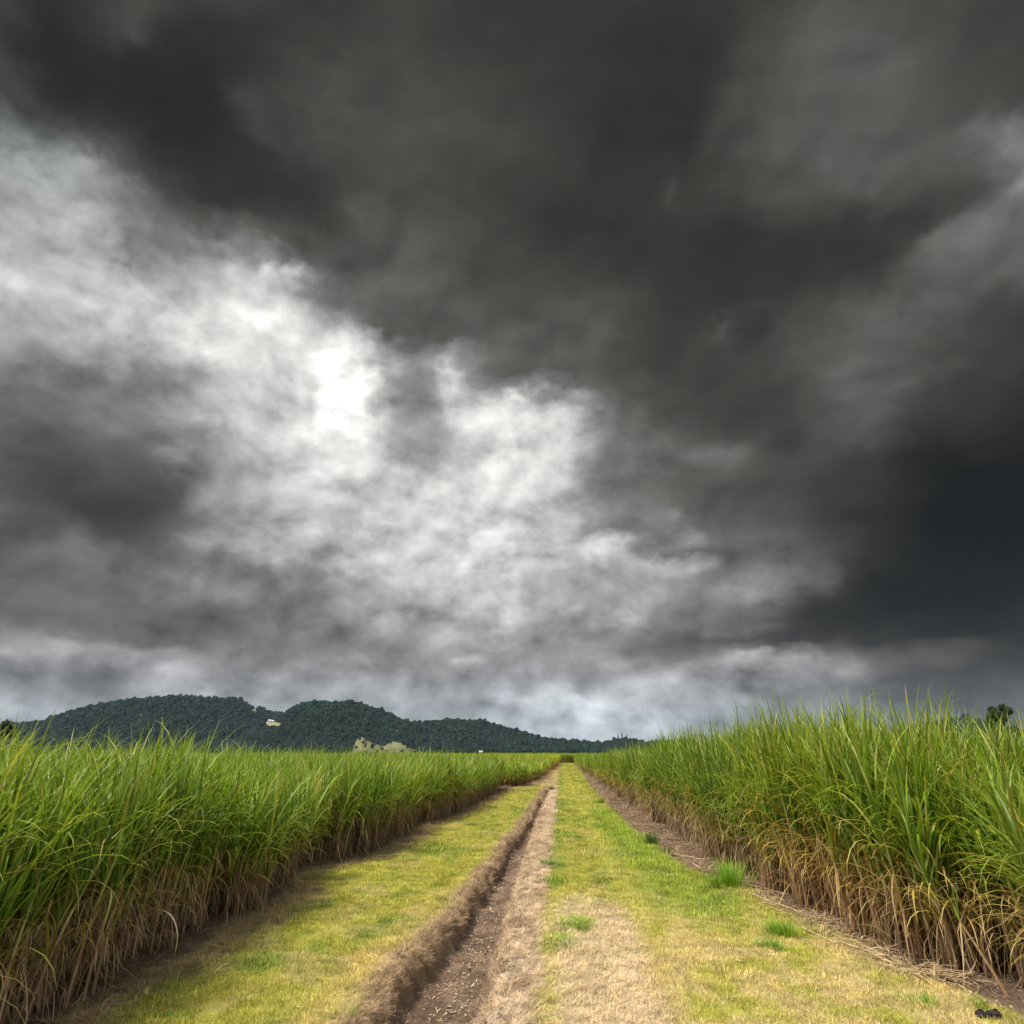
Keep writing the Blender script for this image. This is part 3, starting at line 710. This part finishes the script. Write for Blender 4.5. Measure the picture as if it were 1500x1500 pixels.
# ------------------------------------------------------------------ weed tufts, each a thing
def weed(x, y, r_, h, n, col, label, group=None, lean=45, name='grass_clump'):
    rr = random.Random(int(x*971+y*37)); mb = MB()
    subs = [(rr.gauss(0, r_*.5), rr.gauss(0, r_*.6), rr.uniform(.25, .6)*r_) for _ in range(7)]
    for k in range(n):
        sx_, sy_, sr_ = subs[int(7*rr.random()**1.5)]; px_, py_ = sx_+rr.gauss(0, sr_*.7), sy_+rr.gauss(0, sr_*.8)
        q = min(r_, math.hypot(px_, py_)); an = math.atan2(py_, px_)
        v = rr.uniform(.65, 1.3); c = np.array(col)*v
        el0 = 90-lean*q/r_*rr.uniform(.3, 1)-rr.uniform(0, 18)
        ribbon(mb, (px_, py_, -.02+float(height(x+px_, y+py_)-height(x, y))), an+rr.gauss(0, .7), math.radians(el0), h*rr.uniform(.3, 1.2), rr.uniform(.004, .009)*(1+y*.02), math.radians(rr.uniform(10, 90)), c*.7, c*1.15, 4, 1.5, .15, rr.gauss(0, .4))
    o = mb.obj(name, M_TUFT); o.location = (x, y, float(height(x, y))); return tag(o, label, 'grass clump', group)
BG = (.26, .37, .045)
weed(-.16, 11.2, .42, .14, 1900, BG, 'bright green grass clump on the straw bank right of the ditch, back one of two', lean=60)
weed(-.10, 10.2, .34, .125, 1300, (.24, .35, .045), 'bright green grass clump on the straw bank right of the ditch, front one of two', lean=60)
weed(3.02, 14.4, .26, .52, 520, (.20, .36, .03), 'tall bright green grass clump at the foot of the right field, largest one', lean=30)
weed(2.95, 10.9, .17, .28, 380, (.21, .36, .04), 'upright light green grass clump on the dry grass by the right field')
weed(2.58, 10.2, .20, .15, 380, (.15, .29, .035), 'low mid green grass clump left of the upright one', lean=65)
weed(2.28, 20.5, .22, .42, 300, (.10, .17, .035), 'dark green grass clump on the edge of the brown soil strip', lean=35)
weed(2.45, 18.8, .16, .25, 160, (.17, .17, .07), 'small brownish grass clump beside the dark one on the soil strip')
weed(3.55, 8.25, .20, .13, 260, (.20, .30, .045), 'small green weed on dry grass left of the black clod', lean=65)
weed(4.12, 8.3, .16, .12, 160, (.22, .31, .05), 'small green weed on dry grass right of the black clod', lean=65)
weed(-4.25, 7.9, .20, .13, 260, (.12, .21, .035), 'dark green star shaped weed at the left margin, farther one', lean=75)
weed(-3.93, 7.3, .17, .10, 220, (.15, .30, .035), 'fresh green weed at the lower left of the grass strip, nearer one', lean=75)
weed(-2.25, 7.35, .10, .20, 90, (.26, .30, .06), 'thin yellow green grass clump on the left lip of the ditch', lean=40)
weed(-.55, 16.6, .22, .20, 330, (.12, .22, .045), 'dark green weed at the left edge of the grass track', lean=60)
weed(-.52, 14.6, .16, .14, 160, (.17, .20, .06), 'dull green weed on the straw bank beyond the bright clumps', lean=60)
weed(-.25, 7.5, .10, .08, 110, (.18, .30, .05), 'tiny green weed on the near straw', lean=60)
weed(1.62, 36.0, .28, .35, 160, (.10, .20, .03), 'dark green grass clump at the far right edge of the track', lean=35)
weed(-.98, 47.5, .25, .40, 140, (.07, .12, .03), 'small dark weed beside the far end of the ditch', lean=30)

# ------------------------------------------------------------------ fallen canes, leaning stalk, curled leaf, black clod
def fallen(pts, r_, label, col=C(.42,.32,.21)):
    x0, y0 = pts[0]; mb = MB(); P3 = []
    for i in range(len(pts)-1):
        for k in range(4):
            t = k/4; x = pts[i][0]*(1-t)+pts[i+1][0]*t; y = pts[i][1]*(1-t)+pts[i+1][1]*t; P3.append((x, y))
    P3.append(pts[-1]); n = len(P3)
    q = [(x-x0, y-y0, float(height(x, y)-height(x0, y0))+r_+.02+.008*math.sin(2.2*k)) for k, (x, y) in enumerate(P3)]
    tube(mb, q, [r_*(1-.5*k/n) for k in range(n)], np.array([col*random.uniform(.8, 1.15) for _ in q]), 6, True)
    for k in range(3): ribbon(mb, q[-1], random.uniform(0, 6.28), .2, .35, .015, .5, col*.8, col, 4)
    o = mb.obj('fallen_cane', M_LITTER, smooth=True); o.location = (x0, y0, float(height(x0, y0))); tag(o, label, 'fallen cane')
fallen([(3.15, 13.6), (3.45, 12.7), (3.65, 12.2)], .014, 'pale straight fallen cane beside the largest green grass clump')
fallen([(3.2, 12.9), (3.5, 12.5)], .011, 'short pale fallen cane end at the foot of the right field')
fallen([(3.28, 11.2), (3.42, 10.55), (3.62, 10.35), (3.85, 9.9), (4.0, 9.35)], .012, 'long crooked pale fallen cane lying along the foot of the right field')
fallen([(2.6, 19.2), (3.0, 18.3), (3.3, 18.0)], .014, 'pale fallen cane across the brown soil strip, nearest one')
fallen([(2.5, 22.6), (3.1, 22.0)], .015, 'pale fallen cane across the brown soil strip, middle one')
fallen([(2.3, 26.3), (2.95, 26.0)], .016, 'pale fallen cane across the brown soil strip, farthest one')
fallen([(-4.75, 17.6), (-4.2, 17.9), (-3.8, 17.5)], .012, 'thin pale fallen cane on the bare margin of the left field')
# leaning stalk on the right
root = empty('leaning_cane', (4.5, 8.55, float(height(4.5, 8.55)))); root.scale = (.75, .75, .78); tag(root, 'short leaning cane with drooping yellow tipped leaves, alone before the right field', 'cane stalk')
mb = MB(); top = (-.42, .0, .86)
tube(mb, [(0, 0, 0), (-.12, 0, .28), (-.28, 0, .6), top], [.015, .014, .013, .01], C(.50,.33,.18), 6)
tube(mb, [(.03, .02, 0), (-.1, .03, .30), (-.25, .02, .58), (-.38, .02, .82)], [.012, .011, .010, .008], C(.40,.26,.15), 6); mb.obj('stalk', M_STEM, root)
mb = MB()
ribbon(mb, top, pi, 1.95-.4, .62, .035, .1, C(.14,.22,.04), C(.22,.32,.08), 7); ribbon(mb, top, pi-.2, 1.1, .95, .028, 2.2, C(.40,.38,.08), C(.42,.40,.12), 8)
ribbon(mb, top, pi+.1, 1.35, .75, .04, 1.1, C(.30,.36,.07), C(.22,.32,.08), 7); ribbon(mb, top, 0, 1.5, .6, .025, .2, C(.14,.22,.04), C(.2,.3,.06), 6)
ribbon(mb, top, pi, 1.3, .5, .03, 1.7, C(.42,.38,.05), C(.50,.44,.08), 6); mb.obj('green_leaf', M_CANE, root)
mb = MB(); ribbon(mb, top, pi+.4, -1.4, .85, .025, -.2, C(.5,.4,.25), C(.55,.43,.28), 6); ribbon(mb, top, .4, -1.35, .7, .02, -.1, C(.42,.3,.17), C(.5,.38,.22), 6); mb.obj('dry_leaf', M_CANE, root)
# curled leaf on the left
mb = MB(); ribbon(mb, (0, 0, .55), -.3, .9, .95, .028, 3.1, C(.40,.30,.2), C(.55,.45,.33), 12, 1.0, .15)
o = mb.obj('curled_dead_leaf', M_LITTER); o.location = (-4.95, 8.35, 0); tag(o, 'long pale curled dead leaf arching out of the left field foot', 'dead leaf')
# black clod
mb = MB(); r = random.Random(5)
for cx, cy, rr_ in ((-.13, .02, .075), (-.04, 0, .06), (.07, .0, .085), (.14, .02, .05), (.0, .04, .05)):
    n_, k_ = 9, 6; vs = []; f = []
    for i in range(k_+1):
        for j in range(n_):
            th = pi*i/k_; ph = 2*pi*j/n_; q = rr_*r.uniform(.7, 1.2)
            vs.append((cx+q*math.sin(th)*math.cos(ph), cy+q*math.sin(th)*math.sin(ph), .03+q*.75*math.cos(th)))
    for i in range(k_):
        for j in range(n_): f.append((i*n_+j, i*n_+(j+1) % n_, (i+1)*n_+(j+1) % n_, (i+1)*n_+j))
    mb.add(vs, f, C(.032, .025, .026))
o = mb.obj('dark_clod', M_BARK); zx = at(1452, 1490, 1); 
o.scale = (.62, .7, .75); o.location = (4.0, 7.95, float(height(4.0, 7.95))); tag(o, 'black crumbly clod lying on dry grass at the lower right', 'clod')

# ------------------------------------------------------------------ trees
def blob_leaves(mb, centre, rad, n, size, col, r, squash=1.0):
    for k in range(n):
        v = np.array([r.gauss(0, 1) for _ in range(3)]); v /= np.linalg.norm(v); q = rad*(r.random()**.45)*r.uniform(.75, 1.12)
        p_ = np.array(centre)+v*q*np.array((1, 1, squash)); a_ = np.array([r.gauss(0, 1) for _ in range(3)]); a_ /= np.linalg.norm(a_)
        b_ = np.cross(a_, v); b_ /= (np.linalg.norm(b_)+1e-6); s_ = size*r.uniform(.6, 1.3)
        mb.add([p_-a_*s_, p_-b_*s_*.55, p_+a_*s_, p_+b_*s_*.55], [(0, 1, 2, 3)], np.array(col)*r.uniform(.6, 1.4))
def tree(name, loc, blobs, trunk_h, trunk_r, leaf, per, col, label, cat='tree', group=None, seed=1):
    r = random.Random(seed); root = empty(name, loc); tag(root, label, cat, group)
    tb = MB(); fork = (0, 0, trunk_h*.55); tube(tb, [(0, 0, 0), (.02, .01, trunk_h*.3), fork], [trunk_r*1.3, trunk_r, trunk_r*.8], C(.10,.075,.055), 7)
    cb = MB(); limbs = []
    for (bx, by, bz, br, sq) in blobs:
        lb_ = MB(); limbs.append(lb_)
        tube(lb_, [fork, (bx*.5, by*.5, (fork[2]+bz)*.52), (bx, by, bz)], [trunk_r*.6, trunk_r*.35, trunk_r*.12], C(.10,.075,.055), 5)
        blob_leaves(cb, (bx, by, bz), br, per, leaf, col, r, sq)
    tk = tb.obj('trunk', M_BARK, root)
    for l_ in limbs: l_.obj('limb', M_BARK, tk)
    cb.obj('crown', M_TREE, root); return root
# lone tree above the right field: two lobes, gaps between
Yt = 150.0; b0 = at(1460, 1102, Yt); sc_ = (at(1470, 1050, Yt)[0]-at(1460, 1050, Yt)[0])/10
def tp(px, py, dy=0): a_ = at(px, py, Yt); return (a_[0]-b0[0], dy, a_[2])
bl = []
for px_, py_, rr_ in ((1450,1046,4.5),(1453,1053,5),(1459,1040,4.2),(1456,1059,5.5),(1464,1050,5.5),(1468,1038,4.5),(1473,1042,4),(1470,1056,4.2),(1463,1063,5),(1450,1062,3.5),(1475,1050,2.8)):
    t_ = tp(px_, py_, random.uniform(-1.5, 1.5)); bl.append((t_[0], t_[1], t_[2], rr_*sc_*1.6, .95))
tree('tree', (b0[0], Yt, 0), bl, 9.0, .35, .26, 700, (.035, .045, .018), 'lone dark tree with a gappy two lobed crown above the right field', seed=3)
# low dark shrub beside it
t_ = at(1478, 1064, 155); tree('shrub', (t_[0], 155, 0), [(0, 0, t_[2]-.6, 1.6, .6), (2.2, 0, t_[2]-1.3, 1.5, .5), (-2, 0, t_[2]-1.4, 1.4, .6)], 4, .15, .25, 200, (.04, .05, .02), 'low dark shrub to the right of the lone tree', 'shrub', seed=8)
t_ = at(12, 1055, 110); tree('tree', (t_[0], 110, 0), [(0, 0, t_[2]-.9, 1.0, 1), (.9, 0, t_[2]-1.9, 1.1, 1), (-1.0, 0, t_[2]-2.0, 1.2, 1)], 6, .2, .25, 260, (.03, .04, .02), 'dark treetop poking over the left field at the photo edge', seed=9)
for i, (px_, py_, s_, lb) in enumerate([(720, 1096.5, 1.5, 'round black green bush on the plain, largest beyond the left field'), (672, 1099, 1.1, 'small dark bush on the plain left of the largest one'), (640, 1100, .9, 'tiny dark bush on the plain, farthest left of its row')]):
    t_ = at(px_, py_, 380); h_ = t_[2]
    tree('bush', (t_[0], 380, 0), [(0, 0, h_*.62, h_*.38*s_, .9), (2.2*s_, 0, h_*.5, h_*.33*s_, .8), (-2.2*s_, 0, h_*.5, h_*.35*s_, .8)], h_*.6, .15, .5, 160, (.015, .02, .012), lb, 'bush', seed=20+i)

# ------------------------------------------------------------------ hills
def prof(pts):
    A = [azel(*p_) for p_ in pts]; return [a[0] for a in A], [math.tan(math.radians(max(a[1], 0))) for a in A]
TREEH = 9.0
ridges = [  # distance, front width, profile
 (2900, 620, prof([(-60,1075),(0,1062),(60,1057),(80,1050),(110,1040),(150,1031),(200,1024),(240,1021),(260,1019),(300,1022),(330,1022),(350,1026),(372,1036),(390,1042),(410,1045),(430,1047),(470,1060),(520,1080),(560,1102)])),
 (2500, 560, prof([(300,1102),(360,1075),(400,1052),(418,1044),(428,1037),(445,1031),(465,1028),(490,1029),(510,1029),(530,1031),(545,1036),(560,1043),(575,1049),(590,1055),(610,1062),(640,1075),(680,1092),(700,1102)])),
 (2750, 520, prof([(540,1102),(560,1068),(590,1059),(620,1058),(645,1055),(660,1053),(680,1055),(700,1055),(715,1058),(730,1063),(750,1068),(765,1073),(780,1077),(800,1081),(820,1084),(850,1087),(880,1088),(900,1084),(915,1082),(930,1084),(945,1088),(965,1086),(1000,1086),(1060,1092),(1150,1102)])),
 (4300, 700, prof([(1280,1102),(1310,1075),(1345,1064),(1375,1060),(1400,1056),(1412,1053),(1430,1056),(1440,1058),(1480,1068),(1530,1085),(1580,1102)])),
 (1750, 230, prof([(515,1102),(522,1080),(530,1076),(540,1083),(555,1089),(562,1091),(575,1083),(590,1086),(602,1093),(617,1102)])),
]
def hill(azd, d, which=False):
    best = np.zeros_like(d); idx = np.full(d.shape, -1)
    for i, (D, wf, (pa, pt)) in enumerate(ridges):
        top = np.interp(azd, pa, pt, left=0, right=0)*D+CAMH*(i != 4)-(TREEH if i != 4 else 2)
        s_ = np.where(d < D, np.clip(1-(D-d)/wf, 0, 1), np.clip(1-(d-D)/800.0, 0, 1)); s_ = s_*s_*(3-2*s_)
        h_ = np.maximum(top, 0)*s_; h_ = h_*(1+np.where(s_ < .96, .28, .28*(1-s_)/.04)*(fbm(azd*1.4+i*9, d/150.0, 3)-.55))
        k = h_ > best; best = np.where(k, h_, best); idx = np.where(k & (h_ > 1.5), i, idx)
    return (best, idx) if which else best
azs = np.linspace(-58, 46, 620); ds = np.concatenate([np.arange(1500, 3500, 22), np.arange(3500, 5300, 60)])
AZ, DD = np.meshgrid(azs, ds); HH, IX = hill(AZ, DD, True)
ar = np.radians(AZ); VX, VY = DD*np.sin(ar), DD*np.cos(ar)
clear = [(578, 1071, 7, 1.6), (570, 1069, 2.5, 1), (632, 1072, 5, 2), (640, 1074, 3, 1.3), (625, 1067, 2, 1), (372, 1041, 4, 3), (399, 1062, 11, 4), (776, 1094, 4, 2), (785, 1098, 3, 1)]
def clearing(azd, d, h):
    k = np.zeros_like(d)
    eld = np.degrees(np.arctan2(h-CAMH, d))
    for px_, py_, rx, ry in clear:
        a_, e_ = azel(px_, py_); q = ((azd-a_)/(rx*.055))**2+((eld-e_)/(ry*.055))**2; k = np.maximum(k, np.clip(1.6-q, 0, 1))
    return k
clr = clearing(AZ, DD, HH)
fc = np.where((IX == 4)[..., None], C(.13,.135,.07)*(.65+.7*fbm(AZ*6, DD/40.0, 4))[..., None], C(.045,.065,.03))
fc = fc*(1-clr[..., None])+C(.26,.23,.13)*clr[..., None]
nx, ny = len(azs), len(ds); ii, jj = np.meshgrid(np.arange(nx-1), np.arange(ny-1)); q = (jj*nx+ii).ravel()
FQ = np.stack([q, q+1, q+nx+1, q+nx], 1); ZH = np.where(HH > .3, HH, -6.0)
mb = MB(); mb.add(np.stack([VX.ravel(), VY.ravel(), ZH.ravel()], 1), [tuple(t) for t in FQ.tolist()], fc.reshape(-1, 3))
hm = foliage_mat('hill_ground', 0, .95, 0, .05, nscale=.02)
ho = mb.obj('hills', hm, smooth=True); tag(ho, 'forested hills along the horizon with pale grassy knolls at their foot', 'hills', kind='structure')
# forest
def crown_proto(name, seed):
    r = random.Random(seed); mb = MB()
    bls = [(r.uniform(-.45, .45), r.uniform(-.45, .45), r.uniform(.35, .85), r.uniform(.4, .65)) for _ in range(5)]
    for b_ in bls: blob_leaves(mb, b_[:3], b_[3], 55, .16, (.019, .040, .031), r, .85)
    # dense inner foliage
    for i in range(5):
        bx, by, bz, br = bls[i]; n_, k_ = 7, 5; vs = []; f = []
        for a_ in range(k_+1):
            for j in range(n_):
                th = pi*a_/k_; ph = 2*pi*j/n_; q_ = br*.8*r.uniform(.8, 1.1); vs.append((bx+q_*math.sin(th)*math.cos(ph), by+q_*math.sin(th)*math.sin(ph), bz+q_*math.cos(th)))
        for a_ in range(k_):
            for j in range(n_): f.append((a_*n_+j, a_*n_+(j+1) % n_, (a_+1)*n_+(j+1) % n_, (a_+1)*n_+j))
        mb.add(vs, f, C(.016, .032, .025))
    return bpy.data.objects.new(name, mb.mesh(name, M_TREE))
cp = [crown_proto('crown_a%d' % k, 700+k) for k in range(6)]
P_, S_ = [], []
for i, (D, wf, (pa, pt)) in enumerate(ridges):
    n = [24000, 17000, 19000, 3000, 45][i]
    a_ = RNG.uniform(pa[0], pa[-1], n); d_ = RNG.uniform(D-wf, D+130, n)
    h_, ix = hill(a_, d_, True); k = (ix == i)
    k &= clearing(a_, d_, h_) < .3
    a_, d_, h_ = a_[k], d_[k], h_[k]; rr = np.radians(a_)
    P_.append(np.stack([d_*np.sin(rr), d_*np.cos(rr), h_-1.0], 1))
    S_.append(np.exp(RNG.normal(-.12, .30, len(a_)))*[7.6, 7.4, 7.4, 14, 5][i])
# low belt of trees along the foot of the hills
n = 2600; a_ = RNG.uniform(-50, 12, n); d_ = RNG.uniform(1500, 2100, n); h_ = hill(a_, d_); rr = np.radians(a_)
kk = (h_ < 2) & ~((a_ > azel(505, 1095)[0]) & (a_ < azel(625, 1095)[0])); P_.append(np.stack([d_*np.sin(rr), d_*np.cos(rr), h_*0], 1)[kk]); S_.append(RNG.uniform(4, 8, n)[kk])
Pf = np.concatenate(P_); Sf = np.concatenate(S_); n = len(Pf)
scatter('forest', Pf, np.stack([0*Sf, 0*Sf, RNG.random(n)*6.28], 1), np.stack([Sf, Sf, Sf*RNG.uniform(.8, 1.25, n)], 1), RNG.integers(0, 6, n), cp,
        None, 'dense dark green forest covering the hills', 'forest')
# trees one can tell apart on the ridge line
def on_hill(px_, D):
    a_, _ = azel(px_, 1060); h_ = float(hill(np.array([a_]), np.array([float(D)]))[0]); r_ = math.radians(a_); return (D*math.sin(r_), D*math.cos(r_), h_-1)
def ridge_tree(px_, D, h_, wd, lb, shape='round', seed=1):
    loc = on_hill(px_, D)
    if shape == 'flat': bls = [(-wd*.5, 0, h_*.8, wd*.45, .4), (0, 0, h_*.85, wd*.5, .45), (wd*.5, 0, h_*.8, wd*.45, .4)]
    elif shape == 'tall': bls = [(0, 0, h_*(.2+.155*k), wd*(1.0-.13*k), 1.6) for k in range(6)]
    else: bls = [(-wd*.3, 0, h_*.6, wd*.45, .9), (wd*.3, 0, h_*.62, wd*.42, .9), (0, 0, h_*.78, wd*.42, 1)]
    tree('conifer_tree' if shape == 'tall' else 'ridge_tree', loc, bls, h_, .5, 1.1, 130, (.03, .045, .025), lb, 'conifer' if shape == 'tall' else 'tree', seed=seed)
ridge_tree(382, 2900, 24, 16, 'flat topped tree on the saddle between the two big hills', 'flat', 31)
ridge_tree(411, 2880, 20, 11, 'round tree in the lowest dip of the ridge by the second hill', seed=32)
ridge_tree(904.5, 2750, 29, 4.2, 'slim conifer on the far low ridge, left of the pair', 'tall', 33)
ridge_tree(910, 2750, 31, 4.6, 'slim conifer on the far low ridge, right of the pair', 'tall', 34)
ridge_tree(917, 2750, 24, 4.0, 'shorter pointed tree just right of the conifer pair', 'tall', 35)
ridge_tree(257, 2900, 20, 12, 'tree standing on the very top of the left hill', seed=36)
ridge_tree(329, 2900, 18, 13, 'rounded tree on the right shoulder of the left hill', seed=37)
ridge_tree(671, 2750, 19, 9, 'small round tree on top of the third hill, left one', seed=38)
ridge_tree(688, 2750, 19, 9, 'small round tree on top of the third hill, right one', seed=39)
ridge_tree(864, 2750, 17, 8, 'pointed tree rising from the low far ridge', seed=40)
ridge_tree(885, 2750, 16, 9, 'bushy tree at the low end of the far ridge', seed=41)
# white farmhouse on the hillside
def solid(name, col, rough=.7):
    m = bpy.data.materials.new(name); m.use_nodes = True; N = NT(m.node_tree); g = N.n('ShaderNodeNewGeometry')
    nz = N.noise(g.outputs['Position'], .8, 4); p = N.n('ShaderNodeBsdfPrincipled'); p.inputs['Roughness'].default_value = rough
    N.set(p.inputs['Base Color'], N.mix(nz, (*[c*.85 for c in col], 1), (*col, 1))); o = N.n('ShaderNodeOutputMaterial'); m.node_tree.links.new(p.outputs[0], o.inputs[0]); return m
MW, MR, MD, MO = solid('white_wall', (.6, .6, .58)), solid('pale_roof', (.5, .48, .46)), solid('dark_glass', (.03, .035, .04), .2), solid('terracotta', (.5, .2, .1))
def box(x0, x1, y0, y1, z0, z1):
    v = [(x, y, z) for z in (z0, z1) for y in (y0, y1) for x in (x0, x1)]
    return v, [(2, 3, 1, 0), (5, 7, 6, 4), (1, 5, 4, 0), (6, 7, 3, 2), (4, 6, 2, 0), (3, 7, 5, 1)]
def house(loc, rz, s, wings, lb, name):
    root = empty(name, loc, rz); tag(root, lb, 'house')
    for (x0, x1, y0, y1, h_, rise, rm) in wings:
        x0, x1, y0, y1, h_, rise = [q_*s for q_ in (x0, x1, y0, y1, h_, rise)]
        mb = MB(); v, f = box(x0, x1, y0, y1, -4*s, h_); mb.add(v, f, C(1, 1, 1))
        ym = (y0+y1)/2; mb.add([(x0, y0, h_), (x0, y1, h_), (x0, ym, h_+rise*.96), (x1, y0, h_), (x1, y1, h_), (x1, ym, h_+rise*.96)], [(0, 2, 1), (3, 4, 5)], C(1, 1, 1)); mb.obj('wall', MW, root)
        mb = MB(); e_ = .5*s; t_ = .25*s
        mb.add([(x0-e_, y0-e_, h_), (x1+e_, y0-e_, h_), (x1+e_, ym, h_+rise), (x0-e_, ym, h_+rise), (x0-e_, y1+e_, h_), (x1+e_, y1+e_, h_),
                (x0-e_, y0-e_, h_+t_), (x1+e_, y0-e_, h_+t_), (x1+e_, ym, h_+rise+t_), (x0-e_, ym, h_+rise+t_), (x0-e_, y1+e_, h_+t_), (x1+e_, y1+e_, h_+t_)],
               [(0, 1, 2, 3), (3, 2, 5, 4), (6, 9, 8, 7), (9, 10, 11, 8), (0, 6, 7, 1), (4, 5, 11, 10)], C(1, 1, 1)); mb.obj('roof', rm, root)
        for k in range(3):
            xc = x0+(x1-x0)*(k+.5)/3; v, f = box(xc-.7*s, xc+.7*s, y0-.08, y0+.1, h_*.35, h_*.75); mb = MB(); mb.add(v, f, C(1, 1, 1)); mb.obj('window', MD, root)
def hillside(px_, py_, i):
    a_, e_ = azel(px_, py_); D, wf, _ = ridges[i]; dd = np.linspace(D-wf, D+50, 400); hh = hill(np.full(400, a_), dd)
    ee = np.degrees(np.arctan2(hh-CAMH, dd)); k = int(np.argmax(ee >= e_)); r_ = math.radians(a_); return (dd[k]*math.sin(r_), dd[k]*math.cos(r_), hh[k])
hl = hillside(399.5, 1061.5, 0) if True else None
house((hl[0], hl[1]-14, hl[2]+6), math.radians(10), 1.05, [(-9, 0, -4, 5, 5, 3.2, MR), (.5, 8, -3, 5, 4, 2.5, MW), (-14, -9.5, -2, 4, 2.2, 1.2, MO)], 'white farmhouse with pale roof halfway up the wooded left hill', 'farmhouse')
t_ = at(704.5, 1101, 395); house((t_[0], 395, 0), .2, .38, [(-2.5, 2.5, -2, 2, 6.3, 2.0, MR)], 'tiny white shed on the plain beside the round dark bush', 'shed')

# ------------------------------------------------------------------ the air between here and the hills
HAZE = 0.000025
mb = MB(); v, f = box(-5200, 5200, -120, 5600, -8, 285); mb.add(v, f, C(1, 1, 1))
m = bpy.data.materials.new('haze_air'); m.use_nodes = True; N = NT(m.node_tree)
pv = N.n('ShaderNodeVolumePrincipled'); pv.inputs['Color'].default_value = (.54, .72, .96, 1); pv.inputs['Density'].default_value = HAZE; pv.inputs['Anisotropy'].default_value = .2
o = N.n('ShaderNodeOutputMaterial'); m.node_tree.links.new(pv.outputs[0], o.inputs['Volume'])
if HAZE > 0:
    hz = mb.obj('haze', m); tag(hz, 'thin bluish air in front of the hills', 'haze', kind='stuff')
scene.cycles.max_bounces = 6; scene.cycles.volume_bounces = 0; scene.cycles.transparent_max_bounces = 8
